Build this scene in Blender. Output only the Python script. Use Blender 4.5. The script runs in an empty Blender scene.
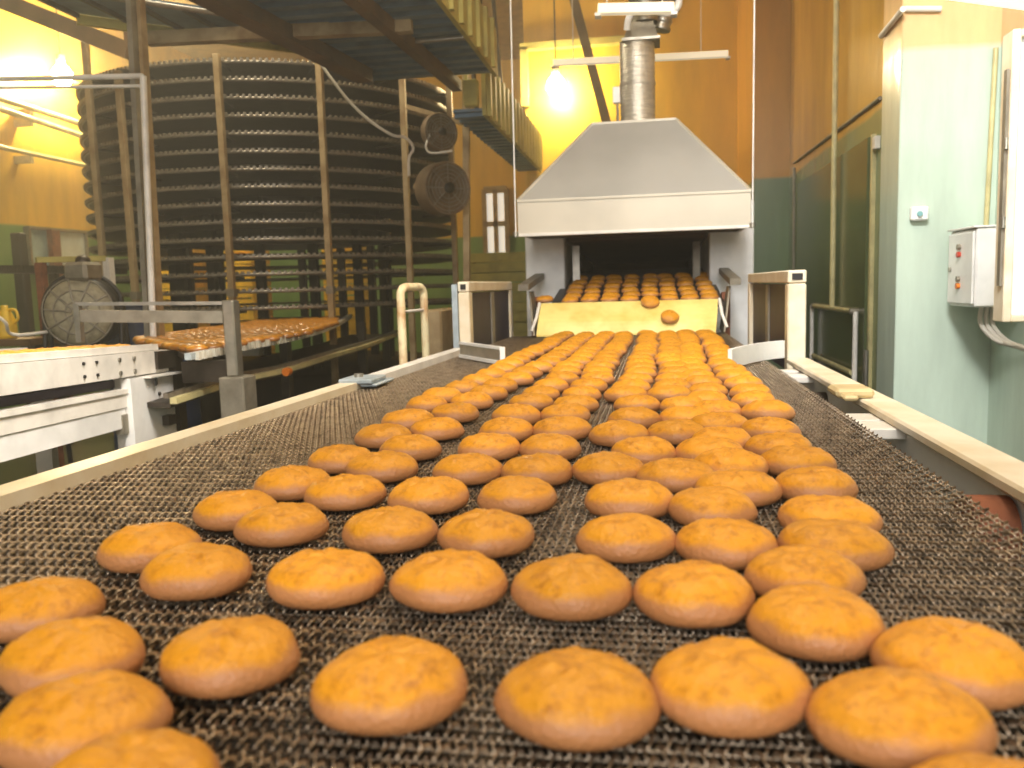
import bpy, math, random
import numpy as np
from mathutils import Vector, Matrix, noise
random.seed(7)
scene = bpy.context.scene
COL = scene.collection
ZC = 1.2                        # eye height; z is up from the floor
F = 850.0                       # focal length in pixels of a 1024 wide frame
BELT = 0.95                     # height of the main belt
# ------------------------------------------------------------------ camera
def nrm(v): return v / np.linalg.norm(v)
Yc = nrm(np.array([(650-512)/F, -(282-384)/F, -1.0]))
Zc = np.array([-0.010, 1.0, 0.0]); Zc = nrm(Zc - Yc*Zc.dot(Yc))
Xc = np.cross(Yc, Zc)
R = np.stack([Xc, Yc, Zc])      # rows: world axes in camera coordinates
cam_d = bpy.data.cameras.new('camera'); cam = bpy.data.objects.new('camera', cam_d); COL.objects.link(cam)
cam_d.sensor_width = 36; cam_d.lens = 36*F/1024; cam_d.clip_start = 0.02; cam_d.clip_end = 100
m4 = Matrix(R.tolist()).to_4x4(); m4.translation = (0, 0, ZC); cam.matrix_world = m4
cam_d.dof.use_dof = True; cam_d.dof.focus_distance = 1.6; cam_d.dof.aperture_fstop = 7.0
scene.camera = cam
def ray(px, py):
    return R @ np.array([(px-512)/F, -(py-384)/F, -1.0])
def at_z(px, py, z): d = ray(px, py); k = (z-ZC)/d[2]; return (d[0]*k, d[1]*k, z)
def at_y(px, py, y): d = ray(px, py); k = y/d[1]; return (d[0]*k, y, ZC+d[2]*k)
def at_x(px, py, x): d = ray(px, py); k = x/d[0]; return (x, d[1]*k, ZC+d[2]*k)

# ------------------------------------------------------------------ materials
def lin(c):
    return tuple(((v/255)/12.92 if v/255 <= .04045 else ((v/255+.055)/1.055)**2.4) for v in c)
class NT:
    def __init__(s, name):
        s.m = bpy.data.materials.new(name); s.m.use_nodes = True
        s.t = s.m.node_tree; s.b = s.t.nodes['Principled BSDF']
    def n(s, typ, **kw):
        nd = s.t.nodes.new(typ)
        for k, v in kw.items():
            if k in nd.inputs: nd.inputs[k].default_value = v
            else: setattr(nd, k, v)
        return nd
    def l(s, a, b): s.t.links.new(a, b)
def mat(name, c, rough=.5, metal=0, var=.18, scale=6, bump=0., bscale=60, c2=None, coat=0, spec=.5, stretch=None):
    """painted / metal / plastic surface: base colour broken up by wear-like noise"""
    q = NT(name); b = q.b
    a = Vector(lin(c)); d = Vector(lin(c2)) if c2 else a*(1-var)*.8
    tc = q.n('ShaderNodeTexCoord'); src = tc.outputs['Object']
    if stretch:
        mp = q.n('ShaderNodeMapping', Scale=stretch); q.l(src, mp.inputs['Vector']); src = mp.outputs['Vector']
    nz = q.n('ShaderNodeTexNoise', Scale=scale, Detail=5.0, Roughness=.6); q.l(src, nz.inputs['Vector'])
    rp = q.n('ShaderNodeValToRGB'); rp.color_ramp.elements[0].position = .3; rp.color_ramp.elements[1].position = .6
    rp.color_ramp.elements[0].color = (*d, 1); rp.color_ramp.elements[1].color = (*a, 1)
    q.l(nz.outputs['Fac'], rp.inputs['Fac']); q.l(rp.outputs['Color'], b.inputs['Base Color'])
    b.inputs['Roughness'].default_value = rough; b.inputs['Metallic'].default_value = metal
    b.inputs['Coat Weight'].default_value = coat; b.inputs['Specular IOR Level'].default_value = spec
    if bump:
        n2 = q.n('ShaderNodeTexNoise', Scale=bscale, Detail=4.0); q.l(src, n2.inputs['Vector'])
        bp = q.n('ShaderNodeBump', Strength=bump, Distance=.01); q.l(n2.outputs['Fac'], bp.inputs['Height']); q.l(bp.outputs['Normal'], b.inputs['Normal'])
    return q.m
def emit(name, c, s):
    q = NT(name); q.b.inputs['Base Color'].default_value = (*lin(c), 1)
    q.b.inputs['Emission Color'].default_value = (*lin(c), 1); q.b.inputs['Emission Strength'].default_value = s
    return q.m
def two_tone(name, low, high, z, rough, soft=.015, wob=.03):
    """wall paint: one colour below a painted line, another above, with smears of wear"""
    q = NT(name); b = q.b
    g = q.n('ShaderNodeNewGeometry'); sp = q.n('ShaderNodeSeparateXYZ'); q.l(g.outputs['Position'], sp.inputs['Vector'])
    n0 = q.n('ShaderNodeTexNoise', Scale=3.0, Detail=3.0); q.l(g.outputs['Position'], n0.inputs['Vector'])
    ma = q.n('ShaderNodeMath', operation='MULTIPLY_ADD'); q.l(n0.outputs['Fac'], ma.inputs[0]); ma.inputs[1].default_value = wob; q.l(sp.outputs['Z'], ma.inputs[2])
    mr = q.n('ShaderNodeMapRange'); mr.inputs['From Min'].default_value = z+wob/2-soft; mr.inputs['From Max'].default_value = z+wob/2+soft; q.l(ma.outputs[0], mr.inputs['Value'])
    mx = q.n('ShaderNodeMix', data_type='RGBA'); q.l(mr.outputs['Result'], mx.inputs['Factor'])
    mx.inputs['A'].default_value = (*lin(low), 1); mx.inputs['B'].default_value = (*lin(high), 1)
    mp = q.n('ShaderNodeMapping', Scale=(1.6, 1.6, .35)); q.l(g.outputs['Position'], mp.inputs['Vector'])
    n1 = q.n('ShaderNodeTexNoise', Scale=2.5, Detail=6.0, Roughness=.65); q.l(mp.outputs['Vector'], n1.inputs['Vector'])
    m2 = q.n('ShaderNodeMapRange'); m2.inputs['From Min'].default_value = .3; m2.inputs['From Max'].default_value = .7; m2.inputs['To Min'].default_value = .78; m2.inputs['To Max'].default_value = 1.08; q.l(n1.outputs['Fac'], m2.inputs['Value'])
    vm = q.n('ShaderNodeVectorMath', operation='SCALE'); q.l(mx.outputs['Result'], vm.inputs[0]); q.l(m2.outputs['Result'], vm.inputs['Scale'])
    q.l(vm.outputs['Vector'], b.inputs['Base Color']); b.inputs['Roughness'].default_value = rough
    bp = q.n('ShaderNodeBump', Strength=.25, Distance=.02); q.l(n1.outputs['Fac'], bp.inputs['Height']); q.l(bp.outputs['Normal'], b.inputs['Normal'])
    return q.m
def bun_mat(name, top, side, dark, rough, coat=0.):
    q = NT(name); b = q.b
    tc = q.n('ShaderNodeTexCoord'); sp = q.n('ShaderNodeSeparateXYZ'); q.l(tc.outputs['Object'], sp.inputs['Vector'])
    oi = q.n('ShaderNodeObjectInfo')
    off = q.n('ShaderNodeVectorMath', operation='ADD'); q.l(tc.outputs['Object'], off.inputs[0]); q.l(oi.outputs['Location'], off.inputs[1])
    n1 = q.n('ShaderNodeTexNoise', Scale=38.0, Detail=4.0); q.l(off.outputs['Vector'], n1.inputs['Vector'])
    ma = q.n('ShaderNodeMath', operation='MULTIPLY_ADD'); q.l(n1.outputs['Fac'], ma.inputs[0]); ma.inputs[1].default_value = .014; q.l(sp.outputs['Z'], ma.inputs[2])
    mr = q.n('ShaderNodeMapRange', interpolation_type='SMOOTHSTEP'); mr.inputs['From Min'].default_value = .0225; mr.inputs['From Max'].default_value = .031; q.l(ma.outputs[0], mr.inputs['Value'])
    mx = q.n('ShaderNodeMix', data_type='RGBA'); q.l(mr.outputs['Result'], mx.inputs['Factor'])
    mx.inputs['A'].default_value = (*lin(side), 1); mx.inputs['B'].default_value = (*lin(top), 1)
    n2 = q.n('ShaderNodeTexNoise', Scale=70.0, Detail=6.0, Roughness=.75); q.l(off.outputs['Vector'], n2.inputs['Vector'])
    r2 = q.n('ShaderNodeMapRange'); r2.inputs['From Min'].default_value = .5; r2.inputs['From Max'].default_value = .66; q.l(n2.outputs['Fac'], r2.inputs['Value'])
    m3 = q.n('ShaderNodeMath', operation='MULTIPLY'); q.l(r2.outputs['Result'], m3.inputs[0]); q.l(mr.outputs['Result'], m3.inputs[1])
    m4_ = q.n('ShaderNodeMath', operation='MULTIPLY'); q.l(m3.outputs[0], m4_.inputs[0]); m4_.inputs[1].default_value = .62
    mx2 = q.n('ShaderNodeMix', data_type='RGBA'); q.l(m4_.outputs[0], mx2.inputs['Factor']); q.l(mx.outputs['Result'], mx2.inputs['A']); mx2.inputs['B'].default_value = (*lin(dark), 1)
    v = q.n('ShaderNodeMapRange'); v.inputs['To Min'].default_value = .86; v.inputs['To Max'].default_value = 1.1; q.l(oi.outputs['Random'], v.inputs['Value'])
    vm = q.n('ShaderNodeVectorMath', operation='SCALE'); q.l(mx2.outputs['Result'], vm.inputs[0]); q.l(v.outputs['Result'], vm.inputs['Scale'])
    q.l(vm.outputs['Vector'], b.inputs['Base Color'])
    b.inputs['Roughness'].default_value = rough; b.inputs['Coat Weight'].default_value = coat; b.inputs['Coat Roughness'].default_value = .25
    n3 = q.n('ShaderNodeTexNoise', Scale=220.0, Detail=4.0); q.l(off.outputs['Vector'], n3.inputs['Vector'])
    bp = q.n('ShaderNodeBump', Strength=.5, Distance=.003); q.l(n3.outputs['Fac'], bp.inputs['Height']); q.l(bp.outputs['Normal'], b.inputs['Normal'])
    return q.m

M = {}
M['hall'] = two_tone('hall_paint', (112, 150, 84), (222, 178, 54), 2.02, .45)
M['ochre'] = two_tone('ochre_paint', (112, 132, 96), (200, 148, 58), 2.1, .3)
M['side'] = two_tone('side_wall_paint', (118, 138, 98), (206, 160, 62), 2.1, .22)
M['mint'] = two_tone('mint_paint', (190, 206, 190), (232, 192, 138), 2.1, .2)
M['floor'] = mat('wet_concrete', (96, 92, 70), .25, 0, .5, 2.2, .2, 20, c2=(44, 44, 34))
M['ceiling'] = mat('ceiling_plaster', (190, 160, 96), .8)
M['cream'] = mat('cream_paint', (232, 220, 196), .38, 0, .12, 9, .05, 40, c2=(214, 194, 158))
M['offwhite'] = mat('offwhite_paint', (236, 230, 220), .35, 0, .08, 7, .04, 40)
M['white'] = mat('white_paint', (242, 240, 236), .35, 0, .05, 5)
M['hood'] = mat('hood_sheet', (206, 197, 178), .45, .1, .04, 1.5)
M['hood_top'] = mat('hood_slope_sheet', (178, 176, 170), .5, .3, .07, 1.5)
M['steel'] = mat('brushed_steel', (176, 170, 158), .36, .85, .2, 14, .05, 80)
M['dull_steel'] = mat('dull_steel', (150, 142, 126), .5, .5, .3, 10, .08, 60)
M['dark_steel'] = mat('dark_steel', (70, 62, 54), .45, .6, .4, 12, .1, 60)
M['black'] = mat('black_plastic', (26, 24, 24), .5, 0, .3)
M['void'] = mat('dark_lining', (84, 62, 46), .8, 0, .4)  # plain dark brown for the oven mouth and hood underside
M['purple'] = mat('dark_purple_panel', (50, 40, 58), .55, 0, .3)
M['wire'] = mat('belt_wire', (178, 160, 138), .32, .85, .35, 40, 0, c2=(78, 68, 58))
M['bed'] = mat('dark_bed', (38, 32, 24), .5, .2, .4)  # darkness under the wires put into the plate colour
M['rust'] = mat('rusty_iron', (140, 84, 56), .7, .2, .4, 18, .2, 60, c2=(84, 48, 34))
M['wood'] = mat('pale_wood', (208, 186, 138), .6, 0, .2, 8, .1, 50)
M['chute'] = mat('oily_chute', (246, 226, 140), .3, 0, .15, 7, .08, 14, c2=(226, 190, 90))
M['tier'] = mat('tier_mesh', (74, 66, 58), .5, .5, .35, 12, .1, 50)
M['tooth'] = mat('pale_chain_link', (140, 130, 116), .4, .5, .25, 20)
M['drum'] = mat('cooler_core', (44, 38, 32), .6, .3, .3)
M['post'] = mat('worn_beige_post', (170, 148, 110), .5, .2, .35, 6, .1, 40, c2=(124, 96, 60))
M['deck'] = mat('blue_grey_deck', (104, 130, 152), .45, .3, .3, 6, .1, 30)
M['beam'] = mat('brown_beam', (112, 84, 52), .6, .2, .4, 5, .1, 40)
M['ybeam'] = mat('yellow_green_beam', (190, 178, 96), .55, 0, .3, 5)
M['duct'] = mat('foil_duct', (216, 208, 192), .3, .6, .15, 12, .6, 30, stretch=(1, 1, 5))
M['lanerail'] = mat('lane_rail', (196, 206, 208), .4, .1, .15, 14)
M['lanetooth'] = mat('lane_tooth', (222, 214, 196), .45, 0, .15, 14)
M['fanmetal'] = mat('dusty_fan_metal', (126, 106, 82), .6, .15, .3, 14, .1, 60)
M['blue'] = mat('blue_enamel', (34, 62, 110), .4, 0, .25)
M['bluegrey'] = mat('blue_grey_edge', (172, 184, 190), .45, .2, .2, 20)
M['mesh_disc'] = mat('dusty_fan_mesh', (164, 154, 126), .6, .2, .3, 30, .25, 120)
M['yellow'] = mat('yellow_plastic', (232, 190, 50), .45, 0, .25)
M['crate'] = mat('yellow_green_crate', (176, 166, 92), .6, 0, .3)
M['cable'] = mat('pale_cable', (222, 214, 200), .5, 0, .1)
M['pipe'] = mat('painted_pipe', (206, 194, 140), .4, 0, .25, 8)
M['glass'] = mat('frosted_pane', (190, 214, 212), .12, 0, .2, 3, spec=.7)
M['red'] = mat('red_plastic', (196, 70, 50), .4, 0, .1)
M['orange'] = mat('orange_cap', (220, 120, 30), .4, 0, .1)
M['teal'] = mat('teal_disc', (120, 168, 170), .4, 0, .1)
M['day'] = emit('daylight_pane', (255, 246, 226), .8)
M['tube'] = emit('tube_added_glow', (255, 240, 206), .45)  # faint glow added to brighten the pale housings
M['bun'] = bun_mat('gingerbread', (216, 148, 28), (184, 126, 78), (150, 84, 14), .5)
M['glazed'] = bun_mat('glazed_gingerbread', (204, 138, 36), (162, 102, 38), (140, 78, 20), .3, 1.)

# ------------------------------------------------------------------ mesh building
class MB:
    def __init__(s): s.v = []; s.f = []; s.sm = []
    def add(s, vs, fs, smooth=False):
        o = len(s.v); s.v += [tuple(map(float, v)) for v in vs]; s.f += [tuple(i+o for i in f) for f in fs]; s.sm += [smooth]*len(fs); return s
    def hexa(s, c):        # 8 corners: bottom 0-3 ccw, top 4-7
        return s.add(c, [(3, 2, 1, 0), (4, 5, 6, 7), (0, 1, 5, 4), (1, 2, 6, 5), (2, 3, 7, 6), (3, 0, 4, 7)])
    def box(s, x0, x1, y0, y1, z0, z1, b=0.):
        x0, x1 = sorted((x0, x1)); y0, y1 = sorted((y0, y1)); z0, z1 = sorted((z0, z1))
        b = min(b, (x1-x0)*.4, (y1-y0)*.4, (z1-z0)*.4)
        if b <= 0:
            return s.hexa([(x0, y0, z0), (x1, y0, z0), (x1, y1, z0), (x0, y1, z0), (x0, y0, z1), (x1, y0, z1), (x1, y1, z1), (x0, y1, z1)])
        def ring(i, z): return [(x0+i, y0+b, z), (x0+b, y0+i, z), (x1-b, y0+i, z), (x1-i, y0+b, z), (x1-i, y1-b, z), (x1-b, y1-i, z), (x0+b, y1-i, z), (x0+i, y1-b, z)]
        rs = ring(b, z0), ring(0, z0+b), ring(0, z1-b), ring(b, z1)
        vs = sum(rs, []); fs = [tuple(range(7, -1, -1)), tuple(range(24, 32))]
        for k in range(3):
            for i in range(8):
                j = (i+1) % 8; fs.append((k*8+i, k*8+j, k*8+8+j, k*8+8+i))
        return s.add(vs, fs)
    def bar(s, p, q, w, h, up=(0, 0, 1), ends=None):
        """rectangular bar from p to q; w across, h along up (centred)"""
        p, q = Vector(p), Vector(q); d = (q-p).normalized(); u = Vector(up); r = d.cross(u)
        if r.length < 1e-4: r = d.cross(Vector((1, 0, 0)))
        r.normalize(); u = r.cross(d).normalized(); r *= w/2; u *= h/2
        return s.hexa([p-r-u, p+r-u, q+r-u, q-r-u, p-r+u, p+r+u, q+r+u, q-r+u])
    def tube(s, pts, rad, n=10, closed=False, cap=True):
        pts = [Vector(p) for p in pts]; N = len(pts)
        rs = rad if isinstance(rad, (list, tuple)) else [rad]*N
        vs = []; fs = []; prev = None
        for i, p in enumerate(pts):
            a = pts[i-1] if (i or closed) else p; c = pts[(i+1) % N] if (i < N-1 or closed) else p
            d = (c-a).normalized()
            if prev is None:
                u = d.orthogonal().normalized()
            else:
                u = (prev - d*prev.dot(d)); u = u.normalized() if u.length > 1e-6 else d.orthogonal().normalized()
            prev = u; w = d.cross(u)
            for k in range(n):
                t = 2*math.pi*k/n; vs.append(p+(u*math.cos(t)+w*math.sin(t))*rs[i])
        for i in range(N if closed else N-1):
            j = (i+1) % N
            for k in range(n):
                l = (k+1) % n; fs.append((i*n+k, i*n+l, j*n+l, j*n+k))
        s.add(vs, fs, True)
        if cap and not closed:
            s.add(vs[:n], [tuple(range(n-1, -1, -1))]); s.add(vs[-n:], [tuple(range(n))])
        return s
    def cyl(s, p, q, r, n=20): return s.tube([p, q], r, n)
    def lathe(s, prof, c=(0, 0, 0), axis=(0, 0, 1), n=32, smooth=True):
        """prof: (radius, height) pairs along the axis"""
        A = Vector(axis).normalized(); u = A.orthogonal().normalized(); w = A.cross(u); C = Vector(c); vs = []; fs = []
        for r, h in prof:
            for k in range(n):
                t = 2*math.pi*k/n; vs.append(C+A*h+(u*math.cos(t)+w*math.sin(t))*max(r, 1e-4))
        for i in range(len(prof)-1):
            for k in range(n):
                l = (k+1) % n; fs.append((i*n+k, i*n+l, (i+1)*n+l, (i+1)*n+k))
        return s.add(vs, fs, smooth)
    def prism(s, poly, ext):
        """flat polygon of 3D points pushed along ext"""
        n = len(poly); P = [Vector(p) for p in poly]; E = Vector(ext)
        fs = [tuple(range(n-1, -1, -1)), tuple(range(n, 2*n))]+[(i, (i+1) % n, n+(i+1) % n, n+i) for i in range(n)]
        return s.add(P+[p+E for p in P], fs)
    def strip(s, A, B, thick):
        """slab between two polylines, thickened downwards"""
        n = len(A); vs = []
        for a, b in zip(A, B):
            vs += [a, b, (b[0], b[1], b[2]-thick), (a[0], a[1], a[2]-thick)]
        fs = [(3, 2, 1, 0), (4*n-4, 4*n-3, 4*n-2, 4*n-1)]
        for i in range(n-1):
            for k in range(4):
                l = (k+1) % 4; fs.append((4*i+k, 4*i+l, 4*i+4+l, 4*i+4+k))
        return s.add(vs, fs)
    def mesh(s, name, m, org=(0, 0, 0)):
        me = bpy.data.meshes.new(name); o = Vector(org)
        me.from_pydata([tuple(Vector(v)-o) for v in s.v], [], s.f)
        me.polygons.foreach_set('use_smooth', s.sm); me.materials.append(m); me.update()
        import bmesh
        bm = bmesh.new(); bm.from_mesh(me); bmesh.ops.recalc_face_normals(bm, faces=bm.faces); bm.to_mesh(me); bm.free()
        return me
    def build(s, name, m, parent=None):
        if parent is not None: org = parent['_o']
        else:
            a = np.array(s.v); lo, hi = a.min(0), a.max(0); org = ((lo[0]+hi[0])/2, (lo[1]+hi[1])/2, lo[2])
        ob = bpy.data.objects.new(name, s.mesh(name, m, org)); COL.objects.link(ob)
        if parent is not None: ob.parent = parent
        else: ob.location = org
        ob['_o'] = [float(x) for x in org]
        return ob
def tag(o, label=None, cat=None, group=None, kind=None):
    if label: o['label'] = label
    if cat: o['category'] = cat
    if group: o['group'] = group
    if kind: o['kind'] = kind
    return o
def thing(name, loc, label, cat, group=None):
    o = bpy.data.objects.new(name, None); COL.objects.link(o); o.location = loc; o['_o'] = [float(x) for x in loc]
    o.empty_display_size = .1
    return tag(o, label, cat, group)
def struct(name, mb, m, label, cat, parent=None):
    o = mb.build(name, m, parent)
    return tag(o, label, cat, kind='structure')
def one(name, mb, m, label, cat, group=None): return tag(mb.build(name, m), label, cat, group)

# ================================================================== THE ROOM
CE = 4.8
struct('floor', MB().box(-9.4, 2.6, -3.5, 15.6, -.1, 0), M['floor'], 'wet grey concrete factory floor under the conveyors', 'floor')
struct('ceiling', MB().box(-9.4, 2.6, -3.5, 15.6, CE, CE+.1), M['ceiling'], 'high ochre ceiling over the bakery hall', 'ceiling')
struct('wall_left', MB().box(-7.5, -6.85, -3.5, 14.6, 0, CE), M['hall'], 'yellow and green painted wall behind the spiral cooler and fan', 'wall')
struct('wall_back', MB().box(-7.5, -1.35, 13.95, 14.6, 0, CE), M['hall'], 'far yellow and green end wall beyond the cooler', 'wall')
struct('wall_recess', MB().box(-1.35, 1.0, 9.66, 10.0, 0, CE).box(-1.35, -1.1, 10.0, 13.95, 0, CE), M['hall'], 'lit yellow wall behind the extraction hood', 'wall')
struct('wall_corner', MB().box(.94, 1.9, 8.09, 10.0, 0, CE), M['ochre'], 'ochre wall block to the side of the hood duct', 'wall')
struct('wall_right', MB().box(1.245, 1.9, 4.05, 8.09, 0, CE), M['side'], 'ochre and dark green side wall carrying pipes', 'wall')
struct('pillar', MB().box(1.012, 1.9, 3.775, 4.06, 0, CE, .004), M['mint'], 'bright mint green pillar with peach top', 'pillar')
struct('wall_side', MB().box(1.385, 1.9, -3.5, 3.775, 0, CE), M['mint'], 'mint green near wall with the switch box', 'wall')

# dark steel door in the side wall
d1 = struct('door_1', MB().box(1.225, 1.25, 5.2, 7.55, .02, 1.98, .004), mat('door_green', (92, 104, 70), .2, 0, .2, 4), 'dark green steel sliding door in the side wall', 'door')
MB().box(1.222, 1.25, 5.09, 5.125, .02, 1.98, .004).build('door_jamb', M['pipe'], d1)
MB().cyl((1.215, 5.1, .58), (1.215, 5.1, .78), .016).build('hinge', M['steel'], d1)
# far glazed opening in the left hall wall
w1 = thing('window_1', (-6.83, 9.0, 1.0), 'glazed pale panel with a red post in the green wall', 'window'); tag(w1, kind='structure')
a, b_ = at_x(31, 262, -6.8), at_x(88, 262, -6.8)
zt = at_x(55, 231, -6.8)[2]; zb = at_x(55, 271, -6.8)[2]
ym = a[1]+(b_[1]-a[1])*.38
MB().box(-6.85, -6.82, a[1], ym, zb, zt).build('pane', M['glass'], w1)
MB().box(-6.85, -6.82, ym+.002, b_[1], zb, zt).build('pane', mat('bright_pane', (226, 240, 244), .15, 0, .08, 3), w1)
fr = MB()
for yy in (a[1], a[1]+(b_[1]-a[1])*.33, b_[1]): fr.box(-6.85, -6.78, yy-.015, yy+.015, zb-.02, zt+.02)
fr.box(-6.85, -6.78, a[1], b_[1], zt, zt+.03).box(-6.85, -6.78, a[1], b_[1], zb-.03, zb)
fr.build('window_frame', M['dull_steel'], w1)
c_ = at_x(54, 250, -6.75)
MB().box(-6.77, -6.71, c_[1]-.07, c_[1]+.07, 0, zt).build('post', M['rust'], w1)
# daylit doorway at the far end of the hall
a, b_ = at_y(484, 190, 13.9), at_y(508, 252, 13.9)
w2 = thing('window_2', (a[0], 13.9, b_[2]), 'tall bright doorway pane at the far end of the hall', 'window'); tag(w2, kind='structure')
MB().box(a[0], b_[0], 13.91, 13.95, b_[2], a[2]).build('pane', M['day'], w2)
mm = MB()
for k in (0, .5, 1): xx = a[0]+(b_[0]-a[0])*k; mm.box(xx-.035, xx+.035, 13.85, 13.93, b_[2], a[2])
mm.box(a[0], b_[0], 13.85, 13.93, a[2]-.06, a[2]+.05).box(a[0], b_[0], 13.85, 13.93, b_[2]+.42, b_[2]+.5)
mm.build('window_frame', M['post'], w2)

# ================================================================== MAIN CONVEYOR
XL, XR, YE = -.735, .347, 4.22
def left_edge(y): return -.012+np.interp(y, [-.06, .9, 2.12, 3.05, 4.3], [-.80, -.775, -.735, -.715, -.675])
cv = thing('belt_conveyor', (-.17, 2.0, 0), 'long wire mesh belt conveyor carrying rows of gingerbread towards the viewer', 'conveyor')
# woven wire belt: one zigzag strand per pitch, hooked over its neighbours, with a straight cross rod
def wire_belt():
    pit, half, rw = .0122, .0098/6, .0016
    xs = np.arange(XL+.006, XR, half); n = len(xs)
    th = np.arange(n)*2*math.pi/6
    ys = np.arange(-.06, YE, pit); m = len(ys)
    V = []; Fc = []
    def curl(x): return np.clip(x-.325, 0, None)*.35
    sect = np.array([(math.cos(t), math.sin(t)) for t in (math.pi/4+k*math.pi/2 for k in range(4))])
    base = 0
    idx = np.arange(n-1)[:, None]*4 + np.arange(4)[None, :]
    idx2 = np.arange(n-1)[:, None]*4 + (np.arange(4)[None, :]+1) % 4
    quad = np.stack([idx, idx2, idx2+4, idx+4], -1).reshape(-1, 4)
    for j, y in enumerate(ys):
        cx = XR-(XR-xs)*(XR-left_edge(y))/(XR-XL); fl = 1 if j % 2 == 0 else -1; cy = y - np.cos(th)*pit*.60; cz = BELT - .0042 + fl*.0026*np.sin(th) + curl(xs)
        P = np.stack([np.stack([cx+0*sect[k, 0], cy+sect[k, 0]*rw*1.5, cz+sect[k, 1]*rw], -1) for k in range(4)], 1).reshape(-1, 3)
        V.append(P); Fc.append(quad+base); base += n*4
    # cross rods
    rx = np.array([XL, .325, XR]); rq = []
    for i in range(2):
        for k in range(4): rq.append((i*4+k, i*4+(k+1) % 4, i*4+4+(k+1) % 4, i*4+4+k))
    rq = np.array(rq)
    for y in ys:
        P = np.stack([np.stack([rx, np.full(3, y+pit/2)+sect[k, 0]*.0009, np.full(3, BELT-.0062)+curl(rx)+sect[k, 1]*.0009], -1) for k in range(4)], 1).reshape(-1, 3)
        V.append(P); Fc.append(rq+base); base += 12
    V = np.concatenate(V).astype(np.float32) - np.array(cv['_o'], dtype=np.float32); Fc = np.concatenate(Fc).astype(np.int32)
    me = bpy.data.meshes.new('mesh_belt'); me.vertices.add(len(V)); me.vertices.foreach_set('co', V.ravel())
    me.loops.add(Fc.size); me.loops.foreach_set('vertex_index', Fc.ravel()); me.polygons.add(len(Fc))
    me.polygons.foreach_set('loop_start', np.arange(len(Fc), dtype=np.int32)*4); me.update(calc_edges=True)
    me.polygons.foreach_set('use_smooth', np.ones(len(Fc), dtype=bool))
    me.materials.append(M['wire']); o = bpy.data.objects.new('mesh_belt', me); COL.objects.link(o); o.parent = cv
    return o
wire_belt()
MB().box(-.80, XR-.03, -.4, 3.19, BELT-.035, BELT-.012).box(-.66, XR-.03, 3.19, YE-.06, BELT-.035, BELT-.012).build('bed', M['bed'], cv)
# left rail: two lengths joined at a bracket
J = 2.12
def slant(x0, x1, y0, y1, w, z0, z1): return MB().hexa([(x0-w, y0, z0), (x0, y0, z0), (x1, y1, z0), (x1-w, y1, z0), (x0-w, y0, z1), (x0, y0, z1), (x1, y1, z1), (x1-w, y1, z1)])
slant(-.815, -.738, -.4, J, .048, BELT-.09, BELT+.016).build('side_rail', M['cream'], cv)
slant(-.728, -.70, J+.01, 3.2, .046, BELT-.09, BELT+.019).build('side_rail', M['offwhite'], cv)
MB().box(-.79, -.70, J-.06, J+.06, BELT+.012, BELT+.025, .003).box(-.735, -.69, J-.05, J+.1, BELT+.004, BELT+.012, .003).build('rail_bracket', M['bluegrey'], cv)
MB().cyl((-.755, J, BELT+.024), (-.755, J, BELT+.034), .012, 12).build('bolt', M['steel'], cv)
# right rail
MB().box(.412, .476, -.4, 2.70, BELT-.012, BELT+.006, .004).build('side_rail', M['cream'], cv)
MB().box(.43, .445, -.4, 2.70, BELT-.16, BELT-.013).build('side_plate', M['white'], cv)
for y0, y1, z in ((1.52, 1.60, .003), (1.62, 1.70, .002), (2.35, 2.42, .002), (2.5, 2.56, .0)):
    MB().box(.36, .43, y0, y1, BELT-.03, BELT-.014+z, .002).build('cross_bracket', M['offwhite'], cv)
MB().cyl((.378, 1.09, BELT-.066), (.426, 1.09, BELT-.066), .046, 28).build('roller', M['rust'], cv)
MB().cyl((.385, 2.2, BELT-.07), (.43, 2.2, BELT-.07), .035, 28).build('roller', M['dark_steel'], cv)
for x in (XL-.028, .442):
    for y in (.3, 2.0, 3.0):
        MB().box(x-.025, x+.025, y-.025, y+.025, 0, BELT-.09, .004).build('leg', M['cream'], cv)
for y in (.3, 2.0, 3.0): MB().box(XL-.05, .46, y-.02, y+.02, .3, .34).build('cross_beam', M['dull_steel'], cv)
MB().cyl((-.655, YE, BELT-.06), (.36, YE, BELT-.06), .05, 24).build('end_roller', M['steel'], cv)
# clamp block lying on the right rail
cb = MB()
p = at_z(848, 397, BELT+.0)
cb.box(.366, .44, 1.77, 1.86, BELT+.0072, BELT+.026, .006).box(.372, .40, 1.73, 1.768, BELT+.0072, BELT+.018, .004)
o = one('wooden_block', cb, M['wood'], 'pale wooden block lying across the right conveyor rail', 'block')
# deflector plates
dl = thing('guide_plate', (-.55, 2.75, BELT), 'low steel guide plate angled across the belt beside the handrail', 'guide plate')
p0 = at_z(461, 357, BELT+.003); p1 = at_z(503, 364.5, BELT+.003)
MB().bar((p0[0], p0[1], BELT+.026), (p1[0], p1[1], BELT+.026), .006, .05).build('plate', M['steel'], dl)
MB().bar((p0[0], p0[1], BELT+.054), (p1[0], p1[1], BELT+.054), .014, .009).build('top_rim', M['white'], dl)
MB().bar((p0[0], p0[1]-.006, BELT+.008), (p1[0], p1[1]-.006, BELT+.008), .014, .011).build('bottom_rim', M['white'], dl)
MB().bar((p1[0], p1[1], BELT+.004), (p1[0], p1[1], BELT+.058), .016, .012, up=(0, 1, 0)).build('end_rim', M['white'], dl)
dr = MB(); q0 = at_z(730, 369, BELT+.002); q1 = at_z(752, 363, BELT+.002); q2 = at_z(783, 358, BELT+.002)
A = []
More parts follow.
